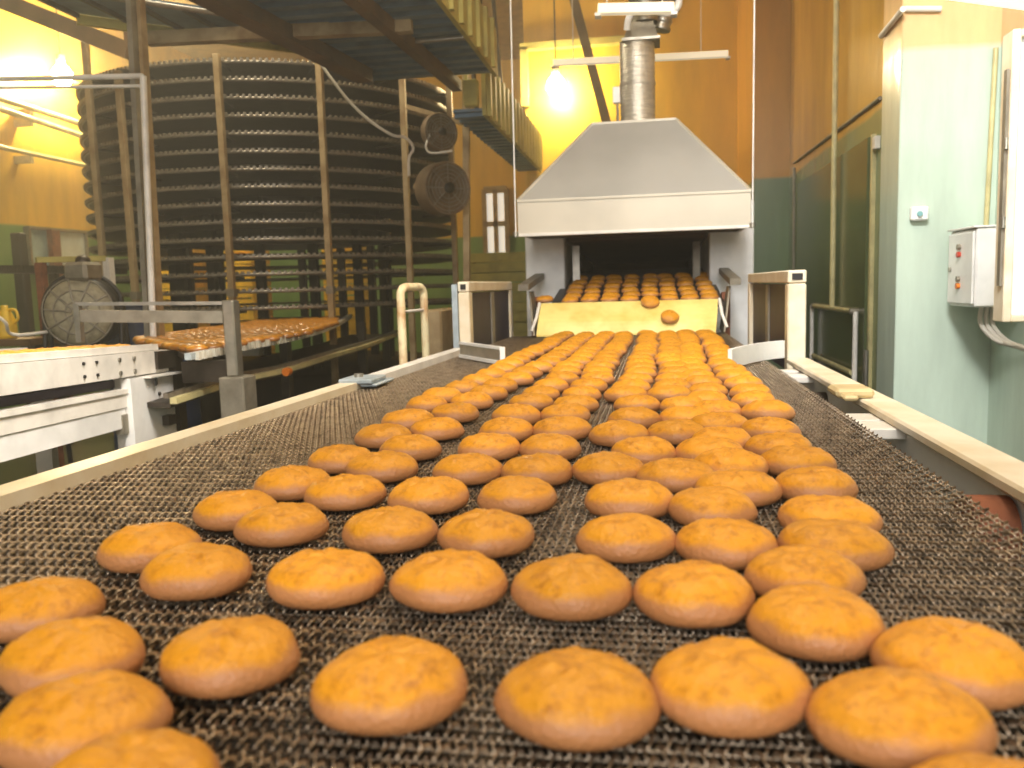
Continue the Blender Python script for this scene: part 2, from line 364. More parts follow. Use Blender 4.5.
for k in range(9):
    t = k/8; A.append(tuple((1-t)**2*q0[i]+2*t*(1-t)*(q1[i]+(0, .06, 0)[i])+t*t*q2[i] for i in range(3)))
for k in range(8):
    dr.bar((A[k][0], A[k][1], BELT+.030), (A[k+1][0], A[k+1][1], BELT+.030), .012, .054)
o = one('guide_plate', dr, M['white'], 'white curved guide plate on the belt beside the pillar wall', 'guide plate')

# side frames flanking the tunnel end of the belt
def side_frame(x, y0, y1, w, ztop, label, sgn, blue):
    t = thing('side_frame', (x, (y0+y1)/2, 0), label, 'frame', 'cream box frames flanking the belt')
    for yy in (y0, y1):
        MB().box(x-w/2, x+w/2, yy-.03, yy+.03, 0, ztop-.042, .004).build('post', M['cream'], t)
    MB().box(x-w/2, x+w/2, y0-.03, y1+.03, ztop-.04, ztop, .004).build('top_beam', M['cream'], t)
    MB().box(x-.012, x+.012, y0+.035, y1-.035, BELT-.05, ztop-.045).build('infill_panel', M['purple'], t)
    MB().box(x-.02, x+.02, (y0+y1)/2-.03, (y0+y1)/2+.03, BELT-.05, ztop-.045, .003).build('mullion', M['dull_steel'], t)
    if blue: MB().box(x-w/2-.024, x-w/2-.002, y0-.03, y0+.02, BELT-.05, ztop-.01).build('edge_strip', M['bluegrey'], t)
    MB().box(x-w/2+.012, x+w/2-.012, y0-.034, y0-.031, ztop-.03, ztop-.01).build('end_cap', M['black'], t)
    return t
side_frame(-.712, 3.26, 4.25, .045, ZC+.022, 'cream box frame on the handrail side of the belt', 1, True)
side_frame(.452, 2.80, 3.85, .056, ZC+.024, 'cream box frame on the pillar side of the belt', -1, False)

# ================================================================== BUNS
def bun_mesh(name, m, seed, seg=40, d=.0925, h=.0335, rings=18, rough=1.):
    prof = [(0, 0), (.5, 0), (.74, .012), (.88, .06), (.965, .17), (1, .32), (.985, .46), (.93, .6), (.83, .75), (.68, .87), (.5, .95), (.28, .99), (0, 1.)]
    # resample smoothly
    P = [Vector((a, b, 0)) for a, b in prof]; L = [0]
    for i in range(1, len(P)): L.append(L[-1]+(P[i]-P[i-1]).length)
    vs = []; fs = []
    def samp(s):
        for i in range(1, len(P)):
            if s <= L[i]+1e-9: t = (s-L[i-1])/(L[i]-L[i-1]); return P[i-1].lerp(P[i], t)
        return P[-1]
    rnd = random.Random(seed); ox = Vector((seed*3.1, seed*1.7, seed*.9))
    sx = 1+rnd.uniform(-.01, .04); sy = 1+rnd.uniform(-.09, -.03); lean = rnd.uniform(0, 6.28); ca, sa = math.cos(lean), math.sin(lean)
    for i in range(1, rings):
        q = samp(L[-1]*i/rings)
        for k in range(seg):
            t = 2*math.pi*k/seg; x = q.x*math.cos(t); y = q.x*math.sin(t); z = q.y
            nn = noise.noise(Vector((x, y, z))*1.3+ox)
            r = 1+.06*nn*rough; top = min(1, max(0, (z-.62)/.3))
            dz = top*(noise.noise(Vector((x*4, y*4, 0))+ox)*.075 + noise.noise(Vector((x*10, y*10, 1))+ox)*.05)*rough
            # a crooked crack across the crown
            u = x*ca+y*sa; v = -x*sa+y*ca + .16*noise.noise(Vector((u*3, 0, 5))+ox)
            if abs(u) < .55: dz -= top*.06*rough*math.exp(-(v/.05)**2)*(1-abs(u)/.55) - top*.025*rough*math.exp(-((v-.13)/.09)**2)*(1-abs(u)/.55)
            vs.append((x*r*sx*d/2, y*r*sy*d/2, (z*(1+.05*nn)+dz)*h if z > 0 else 0))
    n = len(vs)
    vs += [(0, 0, 0), (0, 0, np.mean([v[2] for v in vs[-seg:]])+.0003)]
    for i in range(rings-2):
        for k in range(seg):
            l = (k+1) % seg; fs.append((i*seg+k, i*seg+l, (i+1)*seg+l, (i+1)*seg+k))
    for k in range(seg):
        l = (k+1) % seg; fs.append((n, l, k)); fs.append((n+1, (rings-2)*seg+k, (rings-2)*seg+l))
    me = bpy.data.meshes.new(name); me.from_pydata(vs, [], fs); me.materials.append(m)
    me.polygons.foreach_set('use_smooth', [True]*len(fs)); me.update()
    return me
BUNS = [bun_mesh('gingerbread_bun', M['bun'], s, 56, rings=26) for s in range(1, 10)]
GLZ = [bun_mesh('glazed_bun', M['glazed'], s+20, 24, h=.036, rings=12) for s in range(1, 5)]
def bun(x, y, z, label, group, pool=BUNS, name='gingerbread_bun', cat='gingerbread bun', scale=1., tilt=(0, 0)):
    o = bpy.data.objects.new(name, random.choice(pool)); COL.objects.link(o)
    o.location = (x, y, z); o.rotation_euler = (tilt[0], tilt[1], random.uniform(-.3, .3)+(math.pi if random.random() < .5 and tilt[0] == 0 else 0)); o.scale = (scale,)*3
    return tag(o, label, cat, group)
NEAR = [
 [(40,607),(150,547),(236,510),(293,483),(341,459),(384,436),(408,420),(427,404)],
 [(85,722),(73,655),(197,570),(282,524),(345,492),(382,467),(410,448),(437,429),(455,413),(472,401)],
 [(122,785),(231,653),(326,577),(390,529),(428,495),(468,469),(492,447),(509,430),(517,415),(531,402)],
 [(391,682),(449,580),(486,533),(517,495),(538,470),(547,447),(559,429),(565,414)],
 [(580,695),(572,586),(627,537),(630,499),(610,469),(645,451),(623,434),(637,418),(641,404),(635,394)],
 [(740,686),(694,592),(726,542),(713,505),(678,475),(709,451),(677,433),(689,416),(685,405),(675,393)],
 [(985,800),(903,722),(815,620),(806,572),(743,488),(737,465),(722,440),(725,425),(722,411),(713,400)],
 [(948,664),(832,545),(829,517),(805,485),(788,462),(773,446),(763,429),(752,411),(744,400)]]
FAR = [
 [(427,404),(445,394),(474,382),(501,371),(520,358),(561,337)],
 [(472,401),(492,390),(518,377),(550,361),(584,337)],
 [(531,402),(546,390),(560,381),(575,364),(603,337)],
 [(565,414),(573,403),(590,380),(602,364),(623,337)],
 [(635,394),(640,378),(644,364),(648,337)],
 [(675,393),(675,378),(675,364),(670,337)],
 [(713,400),(702,380),(696,364),(690,337)],
 [(744,400),(728,378),(716,364),(706,337)]]
pos = []
for ln in range(8):
    for (px, py) in NEAR[ln]:
        p = at_z(px, py, BELT+.0155); pos.append([ln, p[0], p[1]])
    W = sorted([at_z(px, py, BELT+.017)[:2] for px, py in FAR[ln]], key=lambda w: w[1])
    y = W[0][1]+.14
    while y < 3.98:
        ys_ = [w[1] for w in W]; xs_ = [w[0] for w in W]
        pos.append([ln, float(np.interp(y, ys_, xs_))+random.uniform(-.008, .008), y]); y += random.uniform(.138, .156)
MIN = .0905
for it in range(60):
    for i in range(len(pos)):
        for j in range(i+1, len(pos)):
            dx = pos[j][1]-pos[i][1]; dy = pos[j][2]-pos[i][2]
            if abs(dx) < MIN and abs(dy) < MIN:
                dd = math.hypot(dx, dy) or 1e-6
                if dd < MIN:
                    k = (MIN-dd)/dd*.5; pos[i][1] -= dx*k; pos[i][2] -= dy*k; pos[j][1] += dx*k; pos[j][2] += dy*k
ORD = 'first second third fourth fifth sixth seventh eighth ninth tenth eleventh twelfth thirteenth fourteenth fifteenth sixteenth seventeenth eighteenth nineteenth twentieth'.split()
def ordn(k): return ORD[k] if k < 20 else ('twenty-'+ORD[k-20] if k < 29 else 'thirtieth')
for ln in range(8):
    L_ = sorted([p for p in pos if p[0] == ln], key=lambda p: p[2])
    lane = 'lane %s from the handrail' % ordn(ln)
    for k, p in enumerate(L_):
        kb = len(L_)-1-k
        where = ('%s from the viewer' % ordn(k)) if k <= kb+6 else ('%s from the chute' % ordn(kb))
        bun(p[1], p[2], BELT+.0006, 'golden bun on the mesh belt, %s in %s' % (where, lane), 'gingerbread buns on the main belt', scale=random.uniform(.985, 1.02)*(1 if p[2] < 1.6 else .95))

# ================================================================== OVEN, CHUTE AND HOOD
ov = thing('oven', (-.07, 5.6, 0), 'long white tunnel oven with dark mouth behind the hood', 'oven')
MB().box(-.69, -.47, 4.78, 8.3, 0, 1.62, .006).build('side_column', M['white'], ov)
MB().box(.32, .555, 4.78, 8.3, 0, 1.62, .006).build('side_column', M['white'], ov)
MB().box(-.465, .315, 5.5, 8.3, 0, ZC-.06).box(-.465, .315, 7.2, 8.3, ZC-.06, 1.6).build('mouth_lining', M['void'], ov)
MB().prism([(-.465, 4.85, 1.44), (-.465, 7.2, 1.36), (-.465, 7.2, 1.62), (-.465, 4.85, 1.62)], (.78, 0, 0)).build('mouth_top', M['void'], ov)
MB().box(-.44, -.40, 4.95, 5.0, 1.0, 1.42).build('mouth_post', M['steel'], ov)
MB().box(.24, .28, 4.95, 5.0, 1.0, 1.42).build('mouth_post', M['dull_steel'], ov)
# sloping discharge belt and chute
SA, SB = (4.24, ZC-.107), (5.45, ZC+.08)
def slope_z(y): return SA[1]+(SB[1]-SA[1])*(y-SA[0])/(SB[0]-SA[0])
ob = MB()
for k in range(60):
    y = SA[0]+(SB[0]-SA[0])*k/60; y2 = y+(SB[0]-SA[0])/60*.82
    ob.strip([(-.5, y, slope_z(y)), (-.5, y2, slope_z(y2))], [(.355, y, slope_z(y)), (.355, y2, slope_z(y2))], .008)
ob.build('discharge_belt', M['dark_steel'], ov)
ct, cb_ = at_y(541, 303, 4.22), at_y(536, 334, 4.06)
ctr, cbr = at_y(718, 302, 4.22), at_y(716, 332, 4.06)
ch = MB(); A = []; B = []
for k in range(9):
    t = k/8; y = 4.225-.15*t-.02*math.sin(t*math.pi); z = ct[2]-.002+(BELT+.012-ct[2])*t
    A.append((ct[0]+(cb_[0]-ct[0])*t, y, z)); B.append((ctr[0]+(cbr[0]-ctr[0])*t, y, z))
ch.strip(A, B, .008).build('chute', M['chute'], ov)
MB().box(ct[0]-.03, ctr[0]+.03, 4.222, 4.236, slope_z(4.24)-.022, slope_z(4.24)-.006).build('chute_lip', M['dark_steel'], ov)
for sx, X0, nm in ((-1, ct[0], 0), (1, ctr[0], 1)):
    MB().prism([(X0+sx*.012, 4.05, BELT+.01), (X0+sx*.012, 4.3, BELT+.01), (X0+sx*.05, 4.34, ZC-.03), (X0+sx*.05, 4.2, ZC-.03)], (sx*.008, 0, 0)).build('chute_cheek', M['dull_steel'], ov)
    MB().tube([(X0+sx*.005, 4.2, ZC-.09), (X0+sx*.01, 4.1, ZC-.16), (X0+sx*.03, 4.07, BELT+.03)], .008, 8).build('cheek_strap', M['offwhite'], ov)
    MB().bar((X0+sx*.07, 4.1, ZC-.01), (X0+sx*.07, 4.75, ZC+.05), .05, .03).build('side_beam', M['dull_steel'], ov)
    MB().box(X0+sx*.05-.02, X0+sx*.05+.02, 4.36, 4.42, 0, ZC-.06).build('stand', M['rust'], ov)
# buns on the discharge belt
colx = [570, 589.5, 609, 629.5, 650, 668.5, 689, 709]
slope_a = math.atan2(SB[1]-SA[1], SB[0]-SA[0])
rows = [(4.31, 0), (4.43, .004), (4.58, 0), (4.74, -.003), (4.88, .003), (5.03, 0)]
for r, (y, dx) in enumerate(rows):
    for k, px in enumerate(colx):
        if r == 0 and k == 4: continue
        X = at_y(px, 298, 4.31)[0]
        yy = y+random.uniform(-.012, .012)
        bun(X+dx+random.uniform(-.004, .004), yy, slope_z(yy)+.0008, 'bun on the oven discharge belt, %s from the cooler side, row %s above chute' % (ordn(k), ordn(r)), 'gingerbread buns leaving the oven', tilt=(slope_a, 0), scale=.97)
X = at_y(544.5, 291, 4.36)[0]
bun(X, 4.36, slope_z(4.36)+.001, 'stray gingerbread bun at the handrail end of the chute lip', 'gingerbread buns leaving the oven', tilt=(slope_a, 0), scale=.97)
X = at_y(549, 294, 4.3)[0]
for px, py, t, lab in ((585/4.876+530, 215/4.876+260, .12, 'gingerbread bun tipping over the top lip of the yellow chute'), (669.6, 320, .6, 'lone gingerbread bun sliding halfway down the yellow chute')):
    y = 4.225-.15*t-.02*math.sin(t*math.pi); z = ct[2]+(BELT+.012-ct[2])*t
    a = math.atan2(-(BELT+.012-ct[2]), .15)
    o = bun(at_y(px, py, y)[0], y-.004, z+.004, lab, 'gingerbread buns leaving the oven', tilt=(a*.9, 0), scale=.93)
# hood
HY, HB = 4.26, 5.3
hl = at_y(518, 234.5, HY); hr = at_y(751, 233.5, HY); ht = at_y(634, 196, HY)[2]; hbz = hl[2]
tl = at_y(592, 124, 4.62); tr = at_y(676, 124, 4.62)
hd = thing('extraction_hood', ((hl[0]+hr[0])/2, 4.8, hbz), 'large pale steel extraction hood hanging over the oven mouth', 'hood')
th = .012
lp = MB()
lp.box(hl[0], hr[0], HY, HY+th, hbz, ht, .002).box(hl[0], hl[0]+th, HY+th, HB, hbz, ht).box(hr[0]-th, hr[0], HY+th, HB, hbz, ht).box(hl[0], hr[0], HB, HB+th, hbz, ht)
lp.build('skirt', M['hood'], hd)
py_ = MB(); b4 = [(hl[0], HY, ht), (hr[0], HY, ht), (hr[0], HB, ht), (hl[0], HB, ht)]
t4 = [(tl[0], 4.62, tl[2]), (tr[0], 4.62, tl[2]), (tr[0], 5.0, tl[2]), (tl[0], 5.0, tl[2])]
b4i = [(x+(.015 if k in (0, 3) else -.015), y+(.015 if k < 2 else -.015), z-.012) for k, (x, y, z) in enumerate(b4)]
t4i = [(x+(.015 if k in (0, 3) else -.015), y+(.015 if k < 2 else -.015), z-.012) for k, (x, y, z) in enumerate(t4)]
py_.add(b4+t4+b4i+t4i, [(0, 1, 5, 4), (1, 2, 6, 5), (2, 3, 7, 6), (3, 0, 4, 7), (4, 5, 6, 7), (9, 8, 12, 13), (10, 9, 13, 14), (11, 10, 14, 15), (8, 11, 15, 12), (15, 14, 13, 12), (0, 8, 9, 1), (1, 9, 10, 2), (2, 10, 11, 3), (3, 11, 8, 0)])
py_.build('sloping_cover', M['hood_top'], hd)
for k in range(4): MB().bar(b4[k], t4[k], .012, .012).build('corner_trim', M['hood'], hd)
MB().bar(b4[0], b4[1], .012, .012).build('seam_trim', M['hood'], hd)
MB().bar(t4[0], t4[1], .016, .012).build('seam_trim', M['hood'], hd)
MB().box(hl[0]-.004, hr[0]+.004, HY-.006, HY+.02, hbz-.012, hbz+.004, .002).build('bottom_rim', M['offwhite'], hd)
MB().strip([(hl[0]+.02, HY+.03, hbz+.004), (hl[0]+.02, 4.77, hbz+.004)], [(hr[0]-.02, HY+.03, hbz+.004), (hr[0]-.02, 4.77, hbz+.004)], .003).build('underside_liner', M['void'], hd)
for px, pxt in ((515.8, 512.5), (752.5, 757)):
    e = at_y(px, 236, HY-.015); f = at_y(pxt, 0, HY-.015)
    MB().cyl((e[0], HY-.012, hbz-.015), (f[0], HY-.012, CE), .004, 8).build('hanging_rod', M['white'], hd)
    MB().cyl((e[0], HY-.014, hbz-.01), (e[0], HY-.014, hbz+.012), .014, 12).build('rod_eye', M['steel'], hd)
# duct
dc = at_y(638, 124, 4.8); r0 = 16.5*4.8/F; tz = dc[2]
du = thing('exhaust_duct', (dc[0], 4.8, tz+.01), 'shiny foil exhaust duct rising from the top of the hood', 'duct')
zc_ = at_y(640, 43, 4.8)[2]; z2 = at_y(640, 24, 4.8)[2]
prof = []
N_ = 46
for k in range(N_+1):
    z = tz+.004+(zc_-tz)*k/N_; rr = r0*(1+.012*math.sin(k*2.1)+(.05 if k in (0, 22, 23) else 0)); prof.append((rr, z))
MB().lathe(prof, (dc[0], 4.8, 0), n=40).build('pipe', M['duct'], du)
cx = at_y(641, 33, 4.8)[0]
MB().add([(cx+sx*a, 4.8+sy*a*.9, z) for z, a in ((zc_, .092), (z2, .062)) for sx, sy in ((-1, -1), (1, -1), (1, 1), (-1, 1))], [(0, 1, 5, 4), (1, 2, 6, 5), (2, 3, 7, 6), (3, 0, 4, 7), (4, 5, 6, 7), (3, 2, 1, 0)]).build('tapered_collar', M['dull_steel'], du)
MB().box(cx-.1, cx+.1, 4.7, 4.9, zc_-.008, zc_+.006).build('collar_flange', M['steel'], du)
zz0 = z2+.002
MB().lathe([(.072, zz0), (.072, zz0+.1), (.078, zz0+.11), (.13, zz0+.2), (.14, zz0+.32), (.14, CE)], (cx+.02, 4.8, 0), n=40).build('fan_casing', M['steel'], du)
fl = []
for k in range(60):
    t = k/59; fl.append((cx+.105+.075*math.sin(t*2.2), 4.92, z2-.01+t*.75))
MB().tube(fl, [.05+.006*math.sin(k*2.0) for k in range(60)], 18).build('flexible_hose', M['steel'], du)
hs = [at_y(627, 30, 4.68), at_y(629, 18, 4.66), at_y(637, 9, 4.65), at_y(655, 11, 4.65), at_y(668, 13, 4.65), at_y(677, 8, 4.65), at_y(679, -3, 4.65), at_y(676, -20, 4.68)]
def smooth_path(P, n=6):
    P = [Vector(p) for p in P]; out = []
    for i in range(len(P)-1):
        a, b, c, d = P[max(i-1, 0)], P[i], P[i+1], P[min(i+2, len(P)-1)]
        for k in range(n):
            t = k/n; out.append(.5*((2*b)+(c-a)*t+(2*a-5*b+4*c-d)*t*t+(3*b-a-3*c+d)*t**3))
    return out+[P[-1]]
MB().tube(smooth_path(hs), .018, 12).build('drain_hose', M['white'], du)
bx = at_y(616.5, 95, 4.78); MB().box(bx[0]-.02, bx[0]+.02, 4.76, 4.8, bx[2]-.045, bx[2]+.04, .003).build('junction_box', M['offwhite'], du)
MB().cyl((bx[0]+.005, 4.78, tz), (bx[0]+.005, 4.78, bx[2]), .007, 8).build('conduit', M['dull_steel'], du)

# ------------------------------------------------------------------ hanging tube lights and lamps
def tube_light(px0, py0, px1, py1, y, h, label):
    a, b = at_y(px0, py0, y), at_y(px1, py1, y); z = (a[2]+b[2])/2
    t = thing('tube_light', ((a[0]+b[0])/2, y, z), label, 'light', 'hanging tube lights')
    MB().bar(a, b, .05, h).build('housing', M['tube'], t)
    for e in (a, b): MB().box(e[0]-.015, e[0]+.015, y-.03, y+.03, e[2]-h*.5-.015, e[2]-h*.5).build('end_cap', M['offwhite'], t)
    for k in (.12, .85):
        x = a[0]+(b[0]-a[0])*k; MB().cyl((x, y, a[2]+(b[2]-a[2])*k+h/2), (x, y, CE), .004, 6).build('wire', M['cable'], t)
tube_light(598, 9.5, 674, 8, 4.4, .045, 'short white tube light across the foil duct above the hood')
tube_light(553, 63, 728, 54, 6.8, .045, 'long white tube light hanging behind the foil duct')
def bulb_lamp(px, py, y, r, label, st):
    c = at_y(px, py, y); t = thing('pendant_lamp', c, label, 'lamp', 'glowing pendant lamps')
    MB().lathe([(0.001, -r*1.05), (r*.6, -r*.9), (r, -r*.2), (r*.95, r*.35), (r*.55, r*.9), (r*.3, r*1.2)], c, n=28).build('bulb', emit('lamp_glow', (255, 230, 174), st), t)
    MB().lathe([(r*.3, r*1.2), (r*.45, r*1.25), (r*.45, r*2.1), (.001, r*2.2)], c, n=20).build('socket', M['dull_steel'], t)
    MB().cyl((c[0], c[1], c[2]+r*2.1), (c[0], c[1], CE), .008, 8).build('cord', M['dark_steel'], t)
    return c
lampA = bulb_lamp(556, 86, 9.35, .10, 'glowing pendant lamp on the yellow wall between cooler deck and duct', 290)
lampB = bulb_lamp(62, 76, at_x(62, 76, -6.55)[1], .11, 'glowing pendant lamp over the fan beside the cooler', 700)
# lit recess frame round the lamp
rc = MB(); a = at_y(524, 48, 9.6); b_ = at_y(574, 104, 9.6)
rc.box(a[0]-.04, b_[0]+.7, 9.55, 9.66, a[2]-.03, a[2]+.04).box(a[0]-.04, a[0]+.04, 9.55, 9.66, b_[2], a[2])
struct('trim_1', rc, M['ybeam'], 'pale ledge on the yellow wall above the hanging lamp', 'trim')
# diagonal conduit
a, b_ = at_y(574, 0, 8.8), at_y(607, 124, 8.8); a2 = tuple(a[i]+(a[i]-b_[i])*.9 for i in range(3)); b2 = tuple(b_[i]+(b_[i]-a[i])*.3 for i in range(3))
a2 = tuple(b_[i]+(a[i]-b_[i])*((CE-b_[2])/(a[2]-b_[2])) for i in range(3))
one('conduit', MB().bar(a2, b2, .09, .09), M['beam'], 'dark slanting cable tray dropping from ceiling beside the hanging lamp', 'cable tray')

# ================================================================== SPIRAL COOLER
SC = Vector((-3.51, 7.88)); RO, RI = 1.66, 1.05
sp = thing('spiral_cooler', (SC.x, SC.y, 0), 'tall dark spiral cooling tower of stacked mesh tiers', 'cooler')
ztop = ZC+1.76; pitch = .1335; NT_ = 15
def ring_pts(r, z, n=96, a0=0, a1=2*math.pi): return [(SC.x+r*math.cos(a0+(a1-a0)*k/n), SC.y+r*math.sin(a0+(a1-a0)*k/n), z) for k in range(n+1)]
for k in range(NT_):
    z = ztop-k*pitch
    tr_ = MB().strip(ring_pts(RO, z), ring_pts(RI, z), .014).build('tier', M['tier'], sp)
    e = MB(); n = 230
    e.tube(ring_pts(RO+.012, z-.012, 96)[:-1], .013, 6, closed=True)
    for j in range(n):
        a = 2*math.pi*j/n
        if -3.55 < a-2*math.pi < .45 or a < .45:
            p = (SC.x+(RO+.02)*math.cos(a), SC.y+(RO+.02)*math.sin(a)); ta = (-math.sin(a), math.cos(a)); ra = (math.cos(a), math.sin(a))
            w = .011
            cs = [(p[0]+ta[0]*s*w+ra[0]*q*.012, p[1]+ta[1]*s*w+ra[1]*q*.012) for s, q in ((-1, -1), (1, -1), (1, 1), (-1, 1))]
            e.hexa([(x, y, z-.008) for x, y in cs]+[(x, y, z+.014) for x, y in cs])
    e.build('edge_chain', M['tooth'], tr_)
core = MB(); nb = 14
for j in range(nb):
    a = 2*math.pi*j/nb; x, y = SC.x+(RI-.05)*math.cos(a), SC.y+(RI-.05)*math.sin(a)
    core.box(x-.035, x+.035, y-.035, y+.035, 0, ztop)
core.lathe([(RI-.12, ZC+.45), (RI-.12, ztop)], (SC.x, SC.y, 0), n=40)
core.build('core_drum', M['drum'], sp)
MB().lathe([(RO-.25, .02), (RO-.2, .03), (RO-.2, .5), (RO-.24, .52), (.001, .52)], (SC.x, SC.y, 0), n=64).build('base_blocker', M['drum'], sp)  # added dark mass closing the view under the tiers
for px, top, rr in ((226, 38, 1.80), (326, 48, 1.80), (407, 66, 1.80), (453, 72, 1.76), (98, 20, 1.72), (128, 47, 1.80)):
    # meeting point of the pixel's vertical plane with a circle round the tower, near side
    d = ray(px, 200); dx, dy = d[0], d[1]; A_ = dx*dx+dy*dy; B_ = -2*(dx*SC.x+dy*SC.y); C_ = SC.x**2+SC.y**2-rr*rr
    disc = B_*B_-4*A_*C_
    k = (-B_-math.sqrt(max(disc, 0)))/(2*A_); x, y = dx*k, dy*k
    zt = min(ZC+(284-top)*y/F, CE-.3) if px != 98 else 3.4
    po = MB().box(x-.024, x+.024, y-.024, y+.024, 0, zt, .004).build('upright', M['post'], sp)
    MB().box(x-.03, x+.03, y-.03, y+.03, ZC-.02, ZC+.04).build('clamp', M['dull_steel'], po)
    v = Vector((x, y))-SC; v.normalize()
    for k in range(0, NT_, 2):
        z = ztop-k*pitch-.035; MB().bar((x, y, z), (SC.x+v.x*(RO-.2), SC.y+v.y*(RO-.2), z), .022, .02).build('tier_arm', M['dark_steel'], po)
# two axial fans on the cooler's side
def reel(px, py, y, r, depth, label, dirx):
    c = Vector(at_y(px, py, y)); ax = Vector((.68, -.73, 0)).normalized()
    t = thing('axial_fan', c, label, 'fan', 'round fans on the cooler side')
    MB().lathe([(r*.2, -depth), (r*.98, -depth), (r, -depth*.9), (r, 0), (r*.96, .012), (r*.90, .004), (r*.86, -.012), (r*.3, -.02), (r*.28, .01), (r*.16, .016), (.001, .02)], c, ax, 44).build('casing', M['fanmetal'], t)
    u = Vector((0, 0, 1)); w = ax.cross(u)
    gr = MB()
    for q in (.4, .55, .7, .85): gr.tube([c+ax*.006+(u*math.cos(s)+w*math.sin(s))*r*q for s in [2*math.pi*k/36 for k in range(36)]], .004, 5, closed=True)
    for k in range(8): s = math.pi*k/4; gr.tube([c+ax*.008+(u*math.cos(s)+w*math.sin(s))*r*.2, c+ax*.008+(u*math.cos(s)+w*math.sin(s))*r*.95], .005, 5)
    gr.build('guard', M['dull_steel'], t)
    MB().lathe([(r*.2, .01), (r*.2, .03), (r*.08, .036), (.001, .036)], c, ax, 24).build('hub', M['black'], t)
    return c, w
c1, w1_ = reel(441, 132, 6.5, .145, .06, 'smaller dusty round fan, upper of two on the cooler upright', 1)
MB().tube(smooth_path([at_y(430, 134, 6.44), at_y(426, 146, 6.4), at_y(431, 153, 6.4), at_y(452, 151, 6.42)]), .008, 8).build('wire_bracket', M['offwhite'], bpy.data.objects['axial_fan'])
c2, w2_ = reel(448, 188, 6.4, .20, .17, 'larger deep round fan, lower of two on the cooler upright', 1)
one('fan_mount', MB().bar(at_y(407, 107, 6.62), at_y(463, 123, 6.62), .04, .035).bar(at_y(414, 186, 6.66), at_y(424, 188, 6.66), .04, .04).bar(at_y(466, 60, 6.75), at_y(467, 300, 6.75), .05, .05, up=(0, 1, 0)), M['post'], 'beige steel bracket holding the two round fans', 'bracket')
# loose cable across the cooler
one('cable', MB().tube(smooth_path([at_y(305, 42, 5.9), at_y(325, 70, 5.95), at_y(348, 100, 6.0), at_y(370, 121, 6.05), at_y(392, 135, 6.1), at_y(404, 137, 6.15), at_y(411, 143, 6.15), at_y(413, 150, 6.15), at_y(409, 158, 6.15), at_y(409, 176, 6.15)]), .011, 8), M['cable'], 'pale loose cable slung across the cooler from the deck', 'cable')
# crates behind the cooler, seen through its tiers
def crate(x, y, z, w, d, h, label, group, m):
    t = MB(); t.box(x-w/2, x+w/2, y-d/2, y+d/2, z, z+.02)
    for s in (-1, 1):
        t.box(x+s*w/2-.02, x+s*w/2+.02, y-d/2, y+d/2, z, z+h); t.box(x-w/2, x+w/2, y+s*d/2-.015, y+s*d/2+.015, z, z+h*.46); t.box(x-w/2, x+w/2, y+s*d/2-.015, y+s*d/2+.015, z+h*.54, z+h)
    return one('crate', t, m, label, 'crate', group)
for nm, px, cw in (('beside the tall post', 182, .5), ('centred behind', 250, .34), ('by the far uprights', 348, .4)):
    crx = at_y(px, 300, 10.4)[0]
    for k in range(6):
        crate(crx, 10.4, .15+k*.285, cw, .5, .275, 'yellow crate seen through the cooler, stack %s, %s from the bottom' % (nm, ordn(k)), 'yellow crates behind the cooler', M['yellow'])
    one('pallet', MB().box(crx-cw/2, crx+cw/2, 10.1, 10.7, .1, .148).box(crx-cw/2, crx-cw/2+.1, 10.1, 10.7, 0, .1).box(crx+cw/2-.1, crx+cw/2, 10.1, 10.7, 0, .1), M['wood'], 'low wooden pallet under the yellow crates %s' % nm, 'pallet')
crx = at_y(504, 262, 10.6)[0]
one('pallet', MB().box(crx-.5, crx+.5, 10.3, 10.9, .1, .148).box(crx-.45, crx-.35, 10.3, 10.9, 0, .1).box(crx+.35, crx+.45, 10.3, 10.9, 0, .1), M['wood'], 'low wooden pallet under the dull green crate stack', 'pallet')
for k in range(6):
    crate(crx, 10.6, .15+k*.245, .86, .5, .235, 'dull green crate beyond the box frame, %s from the bottom' % ordn(k), 'dull green crates by the oven', M['crate'])

# ================================================================== CURVED LANE WITH GLAZED BUNS
LZ = ZC-.24
outer = [(188,356.5),(195,355),(242,346),(277,340),(312,332),(332,325),(344,319),(349,315.5)]
inner = [(158,342),(185,337),(213,332),(235,328.6),(254,325),(266,320),(268,317.5)]
Ow = [at_z(px, py, LZ) for px, py in outer]; Iw = [at_z(px, py, LZ) for px, py in inner]
def resample(P, n=57):
    A = np.array([tuple(p) for p in smooth_path(P, 8)]); L = np.r_[0, np.cumsum(np.linalg.norm(np.diff(A, axis=0), axis=1))]
    return [tuple(float(np.interp(q, L, A[:, k])) for k in range(3)) for q in np.linspace(0, L[-1], n)]
Op, Ip = resample(Ow), resample(Iw)
lane = thing('curved_conveyor', tuple(np.array(Op[20])*[1, 1, 0]), 'curved conveyor lane of glazed buns sweeping from the cooler to the white conveyor', 'conveyor')
MB().strip(Op, Ip, .02).build('belt', M['tier'], lane)
def rail_along(P, m, name, off, zt, wd=.03, hh=.026, teeth=True):
    r = MB(); r.strip([(x-wd/2, y, z+zt) for x, y, z in P], [(x+wd/2, y, z+zt) for x, y, z in P], hh)
    o = r.build(name, m, lane)
    if teeth:
        e = MB(); acc = 0; last = Vector(P[0]); step = .055
        for i in range(len(P)-1):
            a, b = Vector(P[i]), Vector(P[i+1]); L = (b-a).length; s = -acc
            while s+step < L:
                s += step; p = a.lerp(b, s/L); e.box(p.x+off-.008, p.x+off+.008, p.y-.011, p.y+.011, p.z-.018, p.z+.014)
            acc = L-s
        tag(e.build('tooth_chain', M['lanetooth'], o), kind='stuff')
    return o
rail_along(Op, M['lanerail'], 'outer_rail', .022, .012)
